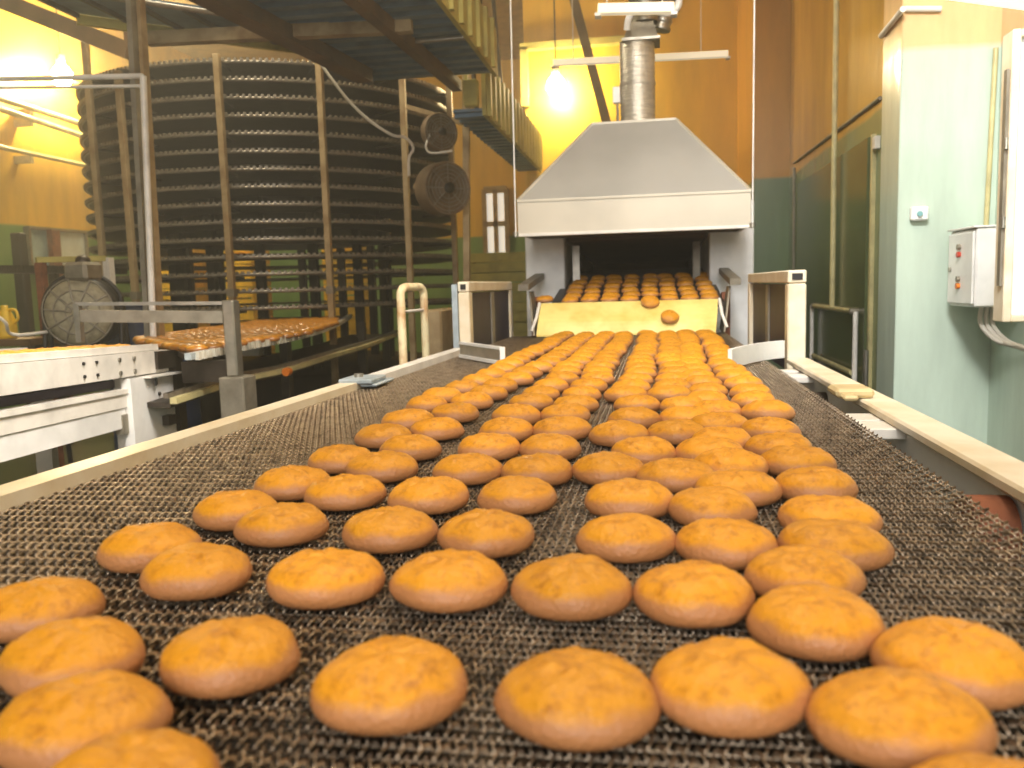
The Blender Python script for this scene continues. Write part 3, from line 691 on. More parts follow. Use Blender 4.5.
rail_along(Ip, M['lanerail'], 'inner_rail', -.02, .012)
# return track under the lane
Up = [tuple(p) for p in smooth_path([at_z(px, py, ZC-.42) for px, py in ((170, 403), (240, 381), (285, 371), (330, 357), (370, 345), (398, 334))], 8)]
Uq = [(x-.5, y+.1, z) for x, y, z in Up]
MB().strip(Up, Uq, .02).build('return_belt', M['tier'], lane)
e = MB(); e.strip([(x, y, z+.02) for x, y, z in Up], [(x+.03, y, z+.02) for x, y, z in Up], .024); e.build('return_rail', M['pipe'], lane)
e = MB()
for i in range(len(Up)-1):
    for k in range(5):
        p = Vector(Up[i]).lerp(Vector(Up[i+1]), k/5); e.box(p.x-.02, p.x+.0, p.y-.012, p.y+.012, p.z+.02, p.z+.04)
e.build('return_chain', M['tooth'], lane)
for i in (4, 20, 34):
    p = Up[min(i, len(Up)-1)]; MB().box(p[0]-.16, p[0]-.11, p[1]-.03, p[1]+.03, 0, LZ-.021).build('leg', M['dark_steel'], lane)
p = at_z(252, 346, ZC-.33); MB().box(p[0]-.07, p[0]+.07, p[1]-.05, p[1]+.02, ZC-.39, ZC-.31, .004).build('sensor_box', M['offwhite'], lane)
p = at_z(285, 371, ZC-.41); MB().cyl((p[0]+.03, p[1]-.06, ZC-.41), (p[0]+.03, p[1]-.02, ZC-.41), .022, 12).build('reflector', M['orange'], lane)
# glazed buns packed across the lane
cnt = 0; GP = []
Oa, Ia = np.array(Op), np.array(Ip)
seglen = np.r_[0, np.cumsum(np.linalg.norm(np.diff((Oa+Ia)/2, axis=0), axis=1))]
s = .12
while s < seglen[-1]-.05:
    o_ = np.array([np.interp(s, seglen, Oa[:, k]) for k in range(3)]); i_ = np.array([np.interp(s, seglen, Ia[:, k]) for k in range(3)])
    wd = np.linalg.norm(o_-i_); n = int((wd-.06)/.098)
    for k in range(n):
        t = (k+.5+random.uniform(-.08, .08))/n; p = o_+(i_-o_)*(.05/wd+t*(1-.1/wd))
        GP.append([p[0]+random.uniform(-.008, .008), p[1]+random.uniform(-.01, .01)])
    s += .098
for it in range(30):
    for i in range(len(GP)):
        for j in range(i+1, len(GP)):
            dx = GP[j][0]-GP[i][0]; dy = GP[j][1]-GP[i][1]
            if abs(dx) < .092 and abs(dy) < .092:
                dd = math.hypot(dx, dy) or 1e-6
                if dd < .092:
                    k = (.092-dd)/dd*.5; GP[i][0] -= dx*k; GP[i][1] -= dy*k; GP[j][0] += dx*k; GP[j][1] += dy*k
GP.sort(key=lambda p: p[1])
for (x, y) in GP[:295]:
    bun(x, y, LZ+.0008, 'shiny glazed gingerbread bun packed among others on the curved lane', 'glazed buns on the curved lane', GLZ, 'glazed_bun', 'glazed bun')

# ================================================================== WHITE PACKING CONVEYOR AT THE LEFT
dv = ray(520, 318); dv = dv/dv[1]          # direction along this conveyor, one metre in depth
O0 = np.array(at_y(0, 355, 2.2))
def along(s, off=0., dz=0.):               # s metres along, off to the far side, dz up from the top edge
    q = O0+dv*s; nx, ny = -1.0, -.153; L = math.hypot(nx, ny); return (q[0]+nx/L*off, q[1]+ny/L*off, q[2]+dz)
SE = 1.07
pc = thing('packing_conveyor', (O0[0], O0[1], 0), 'white framed straight conveyor in front of the fan', 'conveyor')
def board(s0, s1, o0, o1, z0, z1, name, m, par=pc):
    b = MB().hexa([along(s0, o0, z0), along(s1, o0, z0), along(s1, o1, z0), along(s0, o1, z0), along(s0, o0, z1), along(s1, o0, z1), along(s1, o1, z1), along(s0, o1, z1)])
    return b.build(name, m, par)
board(-.8, SE, 0, .03, -.025, 0, 'top_rail', M['offwhite'])
sb = board(-.8, SE+.07, -.008, .02, -.118, -.027, 'side_beam', M['offwhite'])
board(-.8, SE, .55, .58, -.118, 0, 'side_beam', M['offwhite'])
board(-.8, SE, .032, .548, -.055, -.03, 'belt', M['tier'])
board(-.8, SE-.3, .05, .53, -.16, -.13, 'inner_tray', M['purple'])
board(SE-.06, SE+.16, -.02, .56, -.105, -.03, 'end_block', M['dark_steel'])
# lower rails and end column
board(-.8, SE-.28, -.008, .04, -.181, -.163, 'lower_rail', M['offwhite'])
board(-.8, SE-.3, 0, .03, -.234, -.182, 'lower_beam', M['offwhite'])
board(-.8, SE-.32, .005, .03, -.312, -.236, 'lower_panel', M['white'])
col_ = board(SE-.31, SE+.08, -.018, .02, -.46, -.125, 'end_plate', M['white'])
board(SE-.29, SE-.23, -.012, .06, -O0[2]+.06, -.125, 'leg', M['offwhite'])
board(SE+.02, SE+.07, .5, .57, -O0[2]+.06, -.125, 'leg', M['offwhite'])
board(-.6, -.54, .0, .06, -O0[2]+.02, -.125, 'leg', M['offwhite'])
board(SE-.36, SE-.315, .0, .03, -.335, -.26, 'corner_plate', M['dull_steel'])
board(SE-.2, SE+.12, -.05, .04, -.132, -.124, 'end_ledge', M['offwhite'])
bt = MB()
nrmv = Vector((along(0, -1)[0]-along(0, 0)[0], along(0, -1)[1]-along(0, 0)[1], 0)).normalized()
def stud(mb, s, dz, r, off=-.009): p = Vector(along(s, off, dz)); mb.cyl(p, p+nrmv*.006, r, 12)
for k, (s, dz) in enumerate(((.44, -.05), (.44, -.095), (.53, -.05), (.53, -.095))): bt = MB(); stud(bt, s, dz, .006); bt.build('bolt_hole', M['black'], sb)
bt = MB()
for s, dz in ((.70, -.05), (.70, -.1), (.82, -.05), (.82, -.1), (SE+.01, -.05), (SE+.06, -.05)): bt = MB(); stud(bt, s, dz, .009); bt.build('bolt', M['steel'], sb)
bt = MB(); stud(bt, SE-.07, -.205, .008, -.019)
p = Vector(along(SE-.08, -.019, -.15)); bt.bar(p-Vector((.05, -.05*2, 0))*.6, p+Vector((.05, -.05*2, 0))*.6, .004, .03)
bt.build('slots', M['black'], col_)
bt = MB(); p = Vector(along(SE-.05, -.019, -.32)); bt.box(p.x-.03, p.x+.03, p.y-.006, p.y+.05, p.z-.02, p.z+.02)
bt.build('cable_port', M['dark_steel'], col_)
for k in range(14):
    s = -.38+k*.1
    for r in range(2):
        p = along(s+r*.05, .085+r*.11, -.0285)
        lab = 'brown gingerbread bun on the white conveyor, %s from its cooler end, %s row' % (ordn(13-k), ('front', 'back')[r])
        bun(p[0], p[1], p[2], lab, 'gingerbread buns on the white conveyor', BUNS[:4], 'gingerbread_bun', 'gingerbread bun', 1.0, (math.atan(dv[2]), 0))
# grey barrier frame at the conveyor end
def px_bar(mb, p, q, y, w, h, y2=None): return mb.bar(at_y(*p, y), at_y(*q, y2 or y), w, h)
gf = thing('barrier_frame', at_y(230, 368, 3.3), 'grey square tube barrier frame standing where the two lanes meet', 'frame')
a = at_y(76, 304, 3.2); b_ = at_y(231, 303, 3.3)
MB().bar(a, b_, .02, .014).build('top_tube', M['steel'], gf)
MB().bar(at_y(79, 316, 3.21), at_y(224, 317, 3.3), .03, .05).build('grey_beam', M['dull_steel'], gf)
u0 = at_y(231, 300, 3.3); MB().box(u0[0]-.028, u0[0]+.022, 3.27, 3.33, .96-.1, u0[2], .006).build('upright', M['steel'], gf)
u1 = at_y(77, 304, 3.2); MB().box(u1[0]-.012, u1[0]+.012, 3.19, 3.215, 1.02, u1[2]).build('upright', M['steel'], gf)
fb = at_y(237, 390, 3.3); MB().box(u0[0]-.05, u0[0]+.06, 3.24, 3.36, 0, .86, .006).build('foot_post', M['dull_steel'], gf)
MB().bar(at_y(185, 372, 3.32), at_y(238, 370, 3.32), .05, .09).build('low_beam', M['dark_steel'], gf)

# ================================================================== FAN, TABLE AND CLUTTER AT THE LEFT
fc = Vector(at_y(80, 312, 4.3)); fr_ = 39.5*4.3/F*.97
fa = thing('drum_fan', (fc.x, fc.y, 0), 'big round industrial fan with dusty mesh guard behind the white conveyor', 'fan')
ax = Vector((.32, -.95, .0)).normalized(); u = Vector((0, 0, 1)); w = ax.cross(u)
MB().lathe([(fr_*.94, .03), (fr_, .03), (fr_*1.03, .0), (fr_*1.03, -.16), (fr_*.95, -.18), (fr_*.93, -.18), (fr_*.93, .02)], fc, ax, 56).build('casing', M['black'], fa)
MB().lathe([(fr_*.95, .01), (fr_*.9, .035), (fr_*.6, .05), (fr_*.25, .056), (.001, .058)], fc, ax, 56).build('mesh_guard', M['mesh_disc'], fa)
g = MB()
for k in range(10):
    s = 2*math.pi*k/10+.2; e_ = u*math.cos(s)+w*math.sin(s); g.tube([fc+ax*.062+e_*fr_*.12, fc+ax*.056+e_*fr_*.6, fc+ax*.034+e_*fr_*.96], .0055, 6)
for q, h in ((.3, .06), (.62, .055), (.96, .03)): g.tube([fc+ax*h+(u*math.cos(s)+w*math.sin(s))*fr_*q for s in [2*math.pi*k/48 for k in range(48)]], .0045, 6, closed=True)
g.build('guard_ribs', M['dull_steel'], fa)
mc = fc+Vector((.02, .02, fr_*1.16))
MB().box(mc.x-.07, mc.x+.07, mc.y-.07, mc.y+.09, mc.z-.055, mc.z+.05, .018).build('motor_box', M['dull_steel'], fa)
MB().lathe([(.04, 0), (.038, .02), (.02, .036), (.001, .04)], (mc.x+.01, mc.y, mc.z+.05), n=20).build('motor_knob', M['dark_steel'], fa)
st = MB()
pts = [fc+w*fr_*1.12*math.cos(s)+u*fr_*1.12*math.sin(s)-ax*.07 for s in [math.pi*(.12+.76*k/16) for k in range(17)]]
st.tube(pts, .012, 8)
for e_ in (pts[0], pts[-1]):
    st.tube([e_, (e_.x, e_.y+.12, .02)], .014, 8); st.tube([e_, (e_.x, e_.y-.12, .02)], .014, 8)
st.build('stand', M['black'], fa)
MB().tube(smooth_path([fc-w*fr_*1.12+Vector((-.05, -.02, -.05)), at_y(20, 335, 4.2), at_y(5, 322, 4.1), at_y(-10, 310, 4.1)]), .009, 8).build('power_cord', M['cable'], fa)
# open steel table frame with a pale yellow top behind the fan
tb = thing('frame_table', at_y(75, 400, 5.2)[:2]+(0,), 'steel frame with a yellow top bar behind the round fan', 'frame')
a, b_ = at_y(36, 260, 5.0), at_y(105, 258.5, 5.3)
MB().bar(a, b_, .08, .035).build('top_bar', M['ybeam'], tb)
MB().box(a[0]+.0, a[0]+.05, a[1]-.02, a[1]+.03, 0, a[2]-.018).build('leg', M['rust'], tb)
MB().box(b_[0], b_[0]+.045, b_[1]-.03, b_[1]+.03, 0, b_[2]+.005).build('leg', M['offwhite'], tb)
one('black_post', MB().box(*[v for v in (at_y(23, 300, 7.5)[0], at_y(33, 300, 7.5)[0])], 7.4, 7.5, 0, at_y(25, 233, 7.5)[2], .01), M['black'], 'dark upright post before the green wall', 'post')
# dark feed belt leaving the cooler to the side
db = thing('feed_belt', at_y(20, 272, 6.6)[:2]+(0,), 'dark toothed feed belt running into the cooler past the fan', 'conveyor')
a, b_ = at_y(-60, 270, 6.4), at_y(118, 271, 6.8)
MB().bar(a, b_, .5, .05).build('belt', M['tier'], db)
e = MB()
for k in range(70): p = Vector(a).lerp(Vector(b_), (k+.5)/70); e.box(p.x-.006, p.x+.006, p.y-.27, p.y-.24, p.z-.01, p.z+.04)
e.build('edge_chain', M['dark_steel'], db)
MB().box(a[0]+.2, a[0]+.26, a[1]-.05, a[1]+.05, 0, a[2]-.026).build('leg', M['dark_steel'], db)
MB().box(-5.0, -4.94, 6.5, 6.56, 0, at_y(20, 271, 6.5)[2]-.03).build('leg', M['dark_steel'], db)
# blue drums
def drum(px, y, r, z1, label):
    c = at_y(px, 300, y); t = thing('blue_drum', (c[0], y, 0), label, 'drum', 'blue drums behind the fan')
    MB().lathe([(0.001, 0), (r, 0), (r*1.02, .02), (r, .04), (r, z1*.33), (r*1.03, z1*.35), (r, z1*.37), (r, z1*.66), (r*1.03, z1*.68), (r, z1*.7), (r, z1-.05), (r*.97, z1-.01)], (c[0], y, 0), n=36).build('barrel', M['blue'], t)
    MB().lathe([(r*.99, z1-.012), (r*1.03, z1-.006), (r*1.03, z1+.012), (r*.9, z1+.015), (.001, z1+.012)], (c[0], y, 0), n=36).build('lid', M['blue'], t)
drum(130, 5.0, .16, ZC-.055, 'dark blue drum beside the round fan and the tall post')
drum(166, 5.3, .17, ZC-.26, 'lower dark blue drum between the tall post and the curved lane')
# yellow jug at the frame's edge and white scale box
yb = thing('yellow_jug', at_y(5, 310, 4.6)[:2]+(ZC-.24,), 'yellow plastic jug on a shelf at the edge beside the fan', 'jug')
c = at_y(5, 314, 4.6); z0 = ZC-.228
MB().lathe([(.001, z0), (.055, z0), (.06, z0+.02), (.058, z0+.1), (.035, z0+.16), (.02, z0+.18), (.02, z0+.2), (.001, z0+.2)], (c[0], c[1], 0), n=24).build('body', M['yellow'], yb)
MB().tube(smooth_path([(c[0]+.05, c[1], z0+.09), (c[0]+.085, c[1], z0+.12), (c[0]+.07, c[1], z0+.17), (c[0]+.02, c[1], z0+.17)]), .009, 8).build('handle', M['yellow'], yb)
ls = thing('low_shelf', (c[0], c[1], 0), 'dark steel shelf behind the white conveyor, under the yellow jug', 'shelf')
MB().box(c[0]-.5, c[0]+.25, c[1]-.12, c[1]+.2, z0-.04, z0-.001).build('shelf_board', M['beam'], ls)
for dx in (-.4, .22): MB().box(c[0]+dx-.02, c[0]+dx+.02, c[1]-.02, c[1]+.02, 0, z0-.04).build('leg', M['dark_steel'], ls)
p = along(-.02, .35, -.029); 
one('white_box', MB().box(p[0]-.12, p[0]+.05, p[1]-.05, p[1]+.05, p[2]+.0, p[2]+.075, .008), M['offwhite'], 'small pale box among buns on the white conveyor', 'box')

# tall double post with pipes
tp = thing('tall_post', at_y(148, 330, 4.1)[:2]+(0,), 'tall pale double steel post rising in front of the cooler', 'post')
a, b_ = at_y(139, 0, 4.1), at_y(150, 338, 4.1)
x0 = (a[0]+b_[0])/2
dirv = Vector((0, 0, 1))
MB().bar((b_[0]-.025, 4.1, 0), (a[0]-.02+(a[0]-b_[0])*.3, 4.1, CE), .028, .05, up=(0, 1, 0)).build('square_tube', M['dull_steel'], tp)
MB().tube([(b_[0]+.004, 4.06, .0), (at_y(143, 76, 4.06)[0], 4.06, at_y(143, 76, 4.06)[2])], .017, 12).build('round_tube', M['offwhite'], tp)
MB().bar((b_[0]+.032, 4.12, 0), (a[0]+.035, 4.12, CE), .02, .05, up=(0, 1, 0)).build('channel', M['post'], tp)
for py0, py1, r, lb in ((80, 76, .014, 'pale pipe running level from the tall post, upper of two'), (88.5, 86, .009, 'thin pale pipe running level from the tall post, lower of two')):
    a, b_ = at_y(-40, py0, 4.2), at_y(142, py1, 4.06)
    one('pipe', MB().tube([a, b_], r, 10), M['offwhite'], lb, 'pipe', 'pipes by the tall post')
# yellow pipes along the left wall
for k, (p0, p1) in enumerate((((-5, 97), (95, 128)), ((-5, 107), (95, 140)), ((-5, 146), (98, 168)))):
    a, b_ = at_x(*p0, -6.65), at_x(*p1, -6.65)
    one('pipe', MB().tube([a, b_], .035 if k < 2 else .025, 10).box(-6.85, -6.65, a[1]+.5, a[1]+.56, a[2]-.1, a[2]-.02), M['pipe'], 'yellowish pipe along the lit yellow wall, %s from the top' % ordn(k), 'pipe', 'pipes on the yellow wall')

# ================================================================== OVERHEAD DECK
DZ = ZC+1.52
dk = thing('overhead_deck', (-2.2, 5.0, DZ), 'blue grey ribbed steel walkway deck hanging over the cooler front', 'walkway')
def deck_slab(x0, x1, y0, y1, z, name, par, m):
    b = MB().box(x0, x1, y0, y1, z, z+.02); n = int((y1-y0)/.16)
    for k in range(n): y = y0+.05+k*.16; b.box(x0, x1, y, y+.07, z-.03, z)
    return b.build(name, m, par)
deck_slab(-2.06, -1.09, 2.6, 6.2, DZ, 'deck_panel', dk, M['deck'])
for k in range(5):
    xa, xb = -2.07-k*.2, -2.07-(k+1)*.2
    ya = lambda x: 4.72+(x+2.162)*.93            # near edge, running away to the right
    yb = lambda x: 5.15+(x+2.27)*.94             # far edge
    z0_ = DZ+.02
    MB().hexa([(xb, ya(xb), z0_), (xa, ya(xa), z0_), (xa, yb(xa), z0_), (xb, yb(xb), z0_), (xb, ya(xb), z0_+.02), (xa, ya(xa), z0_+.02), (xa, yb(xa), z0_+.02), (xb, yb(xb), z0_+.02)]).build('deck_panel', M['deck'], dk)
    MB().bar((xb+.01, ya(xb), z0_-.012), (xb+.01, yb(xb), z0_-.012), .02, .024).build('panel_seam', M['dark_steel'], dk)
    MB().tube([(xa, ya(xa)-.01, z0_-.008), (xb, ya(xb)-.01, z0_-.008)], .014, 8).build('rolled_edge', M['tooth'], dk)
    MB().bar((xa, yb(xa), z0_-.03), (xb, yb(xb), z0_-.03), .03, .05).build('back_edge', M['ybeam'], dk)
MB().bar((-2.27, 2.6, DZ-.075), (-1.90, 5.75, DZ-.075), .12, .085).build('long_beam', M['beam'], dk)
MB().bar((-1.50, 2.6, DZ-.065), (-1.37, 6.25, DZ-.065), .07, .075).build('long_beam', M['beam'], dk)
MB().bar((-2.82, 4.66, DZ-.06), (-1.3, 4.81, DZ-.06), .07, .07).build('cross_beam', M['post'], dk)
MB().box(-1.09, -1.06, 2.6, 6.2, DZ-.03, DZ+.3).build('edge_girder', M['ybeam'], dk)  # yellow light on the deck edge put into the girder colour
for k in range(14): y = 2.7+k*.25; MB().box(-1.06, -1.035, y, y+.04, DZ-.02, DZ+.3).build('girder_rib', M['ybeam'], dk)
MB().cyl((-1.45, 5.15, DZ-.045), (-1.08, 5.15, DZ-.045), .014, 8).build('edge_pipe', M['steel'], dk)
for x, y in ((-2.0, 3.2), (-2.0, 5.3), (-1.12, 5.9), (-1.12, 3.2), (-2.9, 4.3)): MB().cyl((x, y, DZ+.08), (x, y, CE), .02, 8).build('hanger', M['dark_steel'], dk)
d2z = ZC+1.28
d2 = thing('lower_deck', (-1.8, 8.2, d2z), 'lower ribbed walkway deck further along towards the hood', 'walkway')
deck_slab(-1.42, -1.2, 6.3, 9.6, d2z, 'deck_panel', d2, M['deck'])
e = MB().box(-1.2, -1.17, 6.3, 9.6, d2z-.03, d2z+.34)
for k in range(16): y = 6.35+k*.2; e.box(-1.17, -1.14, y, y+.05, d2z-.03, d2z+.34)
e.build('edge_girder', M['ybeam'], d2)  # same lamplight yellow put into this girder's colour
for y in (6.9, 8.3): MB().cyl((-1.35, y, d2z+.02), (-1.5, y, CE), .02, 8).build('hanger', M['dark_steel'], d2)
# slanting beam at the top corner
a, b_ = at_y(-30, -12, 6.0), at_y(131, 52, 6.0)
one('ceiling_beam', MB().bar(a, b_, .12, .12).bar(b_, (b_[0], b_[1], CE), .06, .06, up=(0, 1, 0)), M['beam'], 'dark slanting steel beam above the lamp at the cooler', 'beam')
# ducting pillar edge near the cooler
one('yellow_box', MB().box(*sorted((at_y(463, 80, 6.25)[0], at_y(478, 80, 6.25)[0])), 6.215, 6.285, at_y(470, 107, 6.25)[2], at_y(470, 80, 6.25)[2], .01).box(at_y(466, 80, 6.25)[0]-.012, at_y(466, 80, 6.25)[0]+.012, 6.24, 6.26, at_y(470, 80, 6.25)[2], CE), M['ybeam'], 'small pale junction box hanging by the deck above the fans', 'box')

# handrail
hrl = thing('handrail', at_z(404, 440, 0)[:2]+(0,), 'cream looped tube handrail with rust by the belt', 'handrail')
A1 = at_y(402, 330, 3.15); B1 = at_y(425, 330, 3.4)
zt = at_y(412, 287, 3.25)[2]
loop = [(A1[0], 3.15, 0), (A1[0], 3.15, zt-.03)]
for k in range(1, 6): t = k/6*math.pi/2; loop.append((A1[0]+.012*(1-math.cos(t)), 3.15+.04*(1-math.cos(t)), zt-.03+.03*math.sin(t)))
ln2 = []
for k in range(0, 6): t = k/6*math.pi/2; ln2.append((B1[0]-.012+.012*math.sin(t), 3.4-.04+.04*math.sin(t), zt-.03+.03*math.cos(t)))
loop += ln2+[(B1[0], 3.4, zt-.03), (B1[0], 3.4, 0)]
MB().tube(loop, .0165, 12).build('loop', mat('chipped_cream', (232, 218, 176), .4, 0, .2, 14, .1, 50, c2=(190, 140, 90)), hrl)
zc2 = at_y(412, 311, 3.25)[2]
MB().tube([(A1[0], 3.15, zc2), (B1[0], 3.4, zc2)], .006, 8).build('crossbar', M['offwhite'], hrl)
# cabinet and crate behind the handrail
one('cream_cabinet', MB().box(*sorted((at_y(430, 320, 4.3)[0], at_y(446, 320, 4.3)[0])), 4.2, 4.5, 0, at_y(438, 309, 4.3)[2], .01), M['post'], 'low beige cabinet behind the handrail', 'cabinet')

# ================================================================== RIGHT WALL FITTINGS
def wall_pipe(pts, r, label, m=M['pipe'], name='pipe', grp='pipes on the side wall'):
    return one(name, MB().tube(pts, r, 10), m, label, 'pipe', grp)
WX = 1.195
a = at_x(835, 100, WX); b_ = at_x(830, 308, WX)
wall_pipe([(WX, a[1], CE), (WX, a[1], b_[2])], .018, 'tall yellowish pipe dropping down the dark green wall')
u = [at_x(812, 308, WX), at_x(855, 318, WX)]
zz = b_[2]
fl_ = thing('pipe_loop', (WX, a[1], .0), 'pale pipe loop standing against the dark green wall', 'pipe frame')
y0, y1 = at_x(814, 310, WX)[1], at_x(853, 318, WX)[1]
MB().tube([(WX, y0, zz), (WX, y1, zz)], .017, 10).build('top_tube', M['pipe'], fl_)
zb = at_x(850, 372, WX)[2]
MB().tube([(WX, y0, zb), (WX, y1, zb)], .017, 10).build('bottom_tube', M['pipe'], fl_)
for yy in (y0+.08, y1-.06): MB().tube([(WX, yy, 0), (WX, yy, zz)], .015, 10).build('upright', M['offwhite'], fl_)
for yy in (y0, y1): MB().cyl((WX-.02, yy, zz), (1.244, yy, zz), .02, 12).build('wall_fixing', M['dull_steel'], fl_)
cs = [at_x(794, 163, 1.234), at_x(880, 98, 1.234)]
wall_pipe(cs, .011, 'thin conduit climbing along the ochre wall', M['dull_steel'])
wall_pipe([(1.23, at_x(794, 163, 1.234)[1]-.03, at_x(794, 168, 1.234)[2]), (1.23, at_x(795, 163, 1.234)[1]-.03, .4)], .012, 'thin upright pipe in the corner beside the ochre wall block', M['dull_steel'])
wall_pipe([at_x(881, 36, 1.0), at_x(903, 9, 1.0)], .012, 'short cream conduit sloping on the pillar side', M['offwhite'])
wall_pipe([at_y(905, 9, 3.762), at_y(941, 9, 3.762)], .012, 'short cream conduit level across the pillar top', M['offwhite'])
one('wall_lug', MB().box(1.215, 1.246, at_x(877, 140, 1.234)[1]-.03, at_x(877, 140, 1.234)[1]+.03, at_x(877, 140, 1.234)[2]-.05, at_x(877, 140, 1.234)[2]+.02, .004), M['offwhite'], 'small white bracket on the side wall near the pillar', 'bracket')
wall_pipe([at_y(996, 48, 3.762), at_y(986, 226, 3.762)], .01, 'thin pale conduit running down the mint wall to the switch box', M['pipe'])
# round switch
s = at_y(917.5, 214, 3.775)
sw = thing('wall_switch', (s[0], 3.775, s[2]), 'small square white switch with round knob on the mint pillar', 'switch')
MB().box(s[0]-.033, s[0]+.033, 3.738, 3.776, s[2]-.028, s[2]+.028, .006).build('plate', M['white'], sw)
MB().cyl((s[0]-.004, 3.738, s[2]-.002), (s[0]-.004, 3.725, s[2]-.002), .011, 20).build('knob', M['teal'], sw)
# switch box
e0 = at_x(950, 265, 1.2); y1 = e0[1]; y0 = at_x(976, 265, 1.2)[1]
z1 = at_x(975, 228, 1.2)[2]; z0 = at_x(975, 307.5, 1.2)[2]
bx = thing('switch_box', (1.22, (y0+y1)/2, z0), 'white metal switch box with push buttons on the mint wall', 'switch box')
MB().box(1.2, 1.386, y0, y1, z0, z1, .006).build('case', M['white'], bx)
dr_ = MB().box(1.19, 1.199, y0+.008, y1-.008, z0+.012, z1-.012, .003).build('lid', M['white'], bx)
for (pz, m) in ((.78, 'dull_steel'), (.68, 'red'), (.36, 'dull_steel'), (.27, 'orange')):
    z = z0+(z1-z0)*pz; yy = (y0+y1)/2
    MB().cyl((1.191, yy, z), (1.178, yy, z), .011, 16).build('push_button', M[m], bx)
MB().cyl((1.191, y1-.04, z0+(z1-z0)*.49), (1.182, y1-.04, z0+(z1-z0)*.49), .009, 16).build('lock', M['steel'], bx)
MB().box(1.188, 1.386, y0-.004, y1+.004, z1, z1+.008, .002).build('rain_lip', M['white'], bx)
for k, dx in enumerate((0, .035, .07)):
    P = smooth_path([(1.26+dx*.6, y0+.1, z0), (1.26+dx*.6, y0+.1, z0-.07), (1.3+dx*.5, y0+.05, z0-.13), (1.36, y0-.02-dx, z0-.155), (1.372, y0-.5, z0-.2), (1.372, y0-1.4, z0-.26)])
    MB().tube(P, .009, 8).build('cable', M['cable'], bx)
# tall framed panel
e = at_y(998, 322, 2.55); f = at_y(1012, 31, 2.55)
xL = (e[0]+f[0])/2; pz0 = at_y(1000, 322, 2.55)[2]; pz1 = at_y(1010, 31, 2.55)[2]
fp = thing('framed_panel', (1.2, 2.55, pz0), 'tall white framed panel standing out from the mint wall', 'panel')
MB().box(xL+.012, 1.387, 2.55, 2.575, pz0+.012, pz1-.012).build('panel_sheet', M['white'], fp)
e = MB().box(xL, xL+.022, 2.53, 2.6, pz0, pz1, .003).box(xL+.022, 1.387, 2.53, 2.6, pz1-.02, pz1, .003).box(xL+.022, 1.387, 2.53, 2.6, pz0, pz0+.02, .003)
e.build('frame', M['cream'], fp)
MB().box(xL-.008, xL-.001, 2.54, 2.56, pz0+.1, pz1-.1).build('edge_seal', M['dull_steel'], fp)
for k in (.35, .62): z = pz0+(pz1-pz0)*k; MB().cyl((xL-.006, 2.535, z-.015), (xL-.006, 2.535, z+.015), .006, 10).build('hinge', M['steel'], fp)
# ceiling strip light above the near wall
a = np.array(at_y(950, 0, 1.9)); b_ = np.array(at_y(1024, 10, 1.9)); a = a-(b_-a)*.5; b_ = b_+(b_-a)*.2
sl = thing('strip_light', (1.0, 1.8, a[2]), 'white strip light housing overhead beside the mint wall', 'light')
MB().bar(a+[0, -.08, .03], b_+[0, -.08, .03], .16, .06).build('housing', emit('strip_light_diffuser', (255, 250, 246), .9), sl)
MB().cyl((a[0]+.03, a[1]-.08, a[2]+.05), (a[0]+.03, a[1]-.08, CE), .006, 8).build('wire', M['cable'], sl)
MB().cyl((b_[0]-.03, b_[1]-.08, b_[2]+.05), (b_[0]-.03, b_[1]-.08, CE), .006, 8).build('wire', M['cable'], sl)

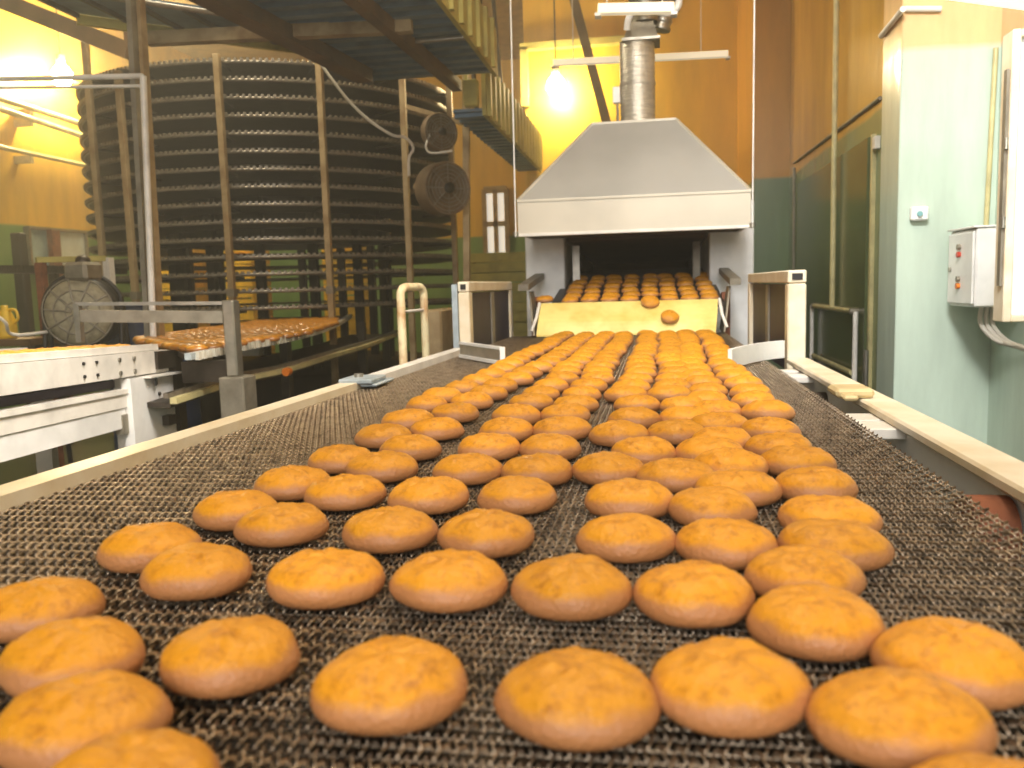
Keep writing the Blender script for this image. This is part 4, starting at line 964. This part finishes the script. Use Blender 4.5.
# ================================================================== LIGHT
w = bpy.data.worlds.new('world'); scene.world = w; w.use_nodes = True
w.node_tree.nodes['Background'].inputs['Color'].default_value = (1, .95, .86, 1); w.node_tree.nodes['Background'].inputs['Strength'].default_value = .65
def area(name, loc, aim, sx, sy, power, c):
    l = bpy.data.lights.new(name, 'AREA'); l.shape = 'RECTANGLE'; l.size = sx; l.size_y = sy; l.energy = power; l.color = c
    o = bpy.data.objects.new(name, l); COL.objects.link(o); o.location = loc
    o.rotation_euler = (Vector(aim)-Vector(loc)).to_track_quat('-Z', 'Y').to_euler(); return o
def point(name, loc, power, c, r):
    l = bpy.data.lights.new(name, 'POINT'); l.energy = power; l.color = c; l.shadow_soft_size = r
    o = bpy.data.objects.new(name, l); COL.objects.link(o); o.location = loc; return o
area('daylight_window', (.2, -3.3, 3.0), (.4, 3.0, 1.3), 3.0, 2.0, 215, (1, .97, .92))
sl_ = area('pillar_fill', (.1, .4, 3.6), (1.35, 3.7, 1.2),   .8, .5, 40, (1, .98, .94)); sl_.data.spread = math.radians(75)  # added fill to brighten the pillar, no fixture there
area('ceiling_light_belt', (-.2, 1.9, 4.6), (-.2, 1.7, .9), 1.2, 2.4, 84, (1, .88, .68))
pk_ = area('packing_fill', (-.35, 1.7, 3.0), (-2.0, 2.5, .9), .8, .8, 21, (1, .94, .84)); pk_.data.spread = math.radians(70)  # added side fill for the white conveyor, well below the ceiling
area('lane_fill', (-3.0, 5.5, 4.5), (-2.3, 4.2, 1), .8, .8, 120, (1, .88, .62))  # added overhead fill that puts glints on the lane buns
area('ceiling_light_hall', (-5.4, 8.5, 4.7), (-5.4, 8.5, 0), 1.6, 3.0, 80, (1, .84, .5))

# thin warm haze added for lamp bloom and lifted darks
hz = MB().box(-9.6, 2.8, -3.7, 15.8, -.15, CE+.2).build('warm_haze', bpy.data.materials.new('bloom_haze'))
hm = hz.data.materials[0]; hm.use_nodes = True; ht_ = hm.node_tree; ht_.nodes.clear()
vo = ht_.nodes.new('ShaderNodeVolumeScatter'); oo = ht_.nodes.new('ShaderNodeOutputMaterial'); vo.inputs['Color'].default_value = (1, .93, .78, 1)
vo.inputs['Density'].default_value = .026; vo.inputs['Anisotropy'].default_value = .55; ht_.links.new(vo.outputs[0], oo.inputs['Volume'])
tag(hz, 'thin warm haze added for glow around the hall lamps', 'haze', kind='stuff')

vs_ = scene.view_settings; vs_.view_transform = 'Standard'; vs_.look = 'None'; vs_.gamma = 1.0; vs_.use_curve_mapping = False; vs_.exposure = 0.0
scene.cycles.use_denoising = True; scene.cycles.max_bounces = 6; scene.cycles.sample_clamp_indirect = 4.0
for o in bpy.data.objects:
    if '_o' in o: del o['_o']
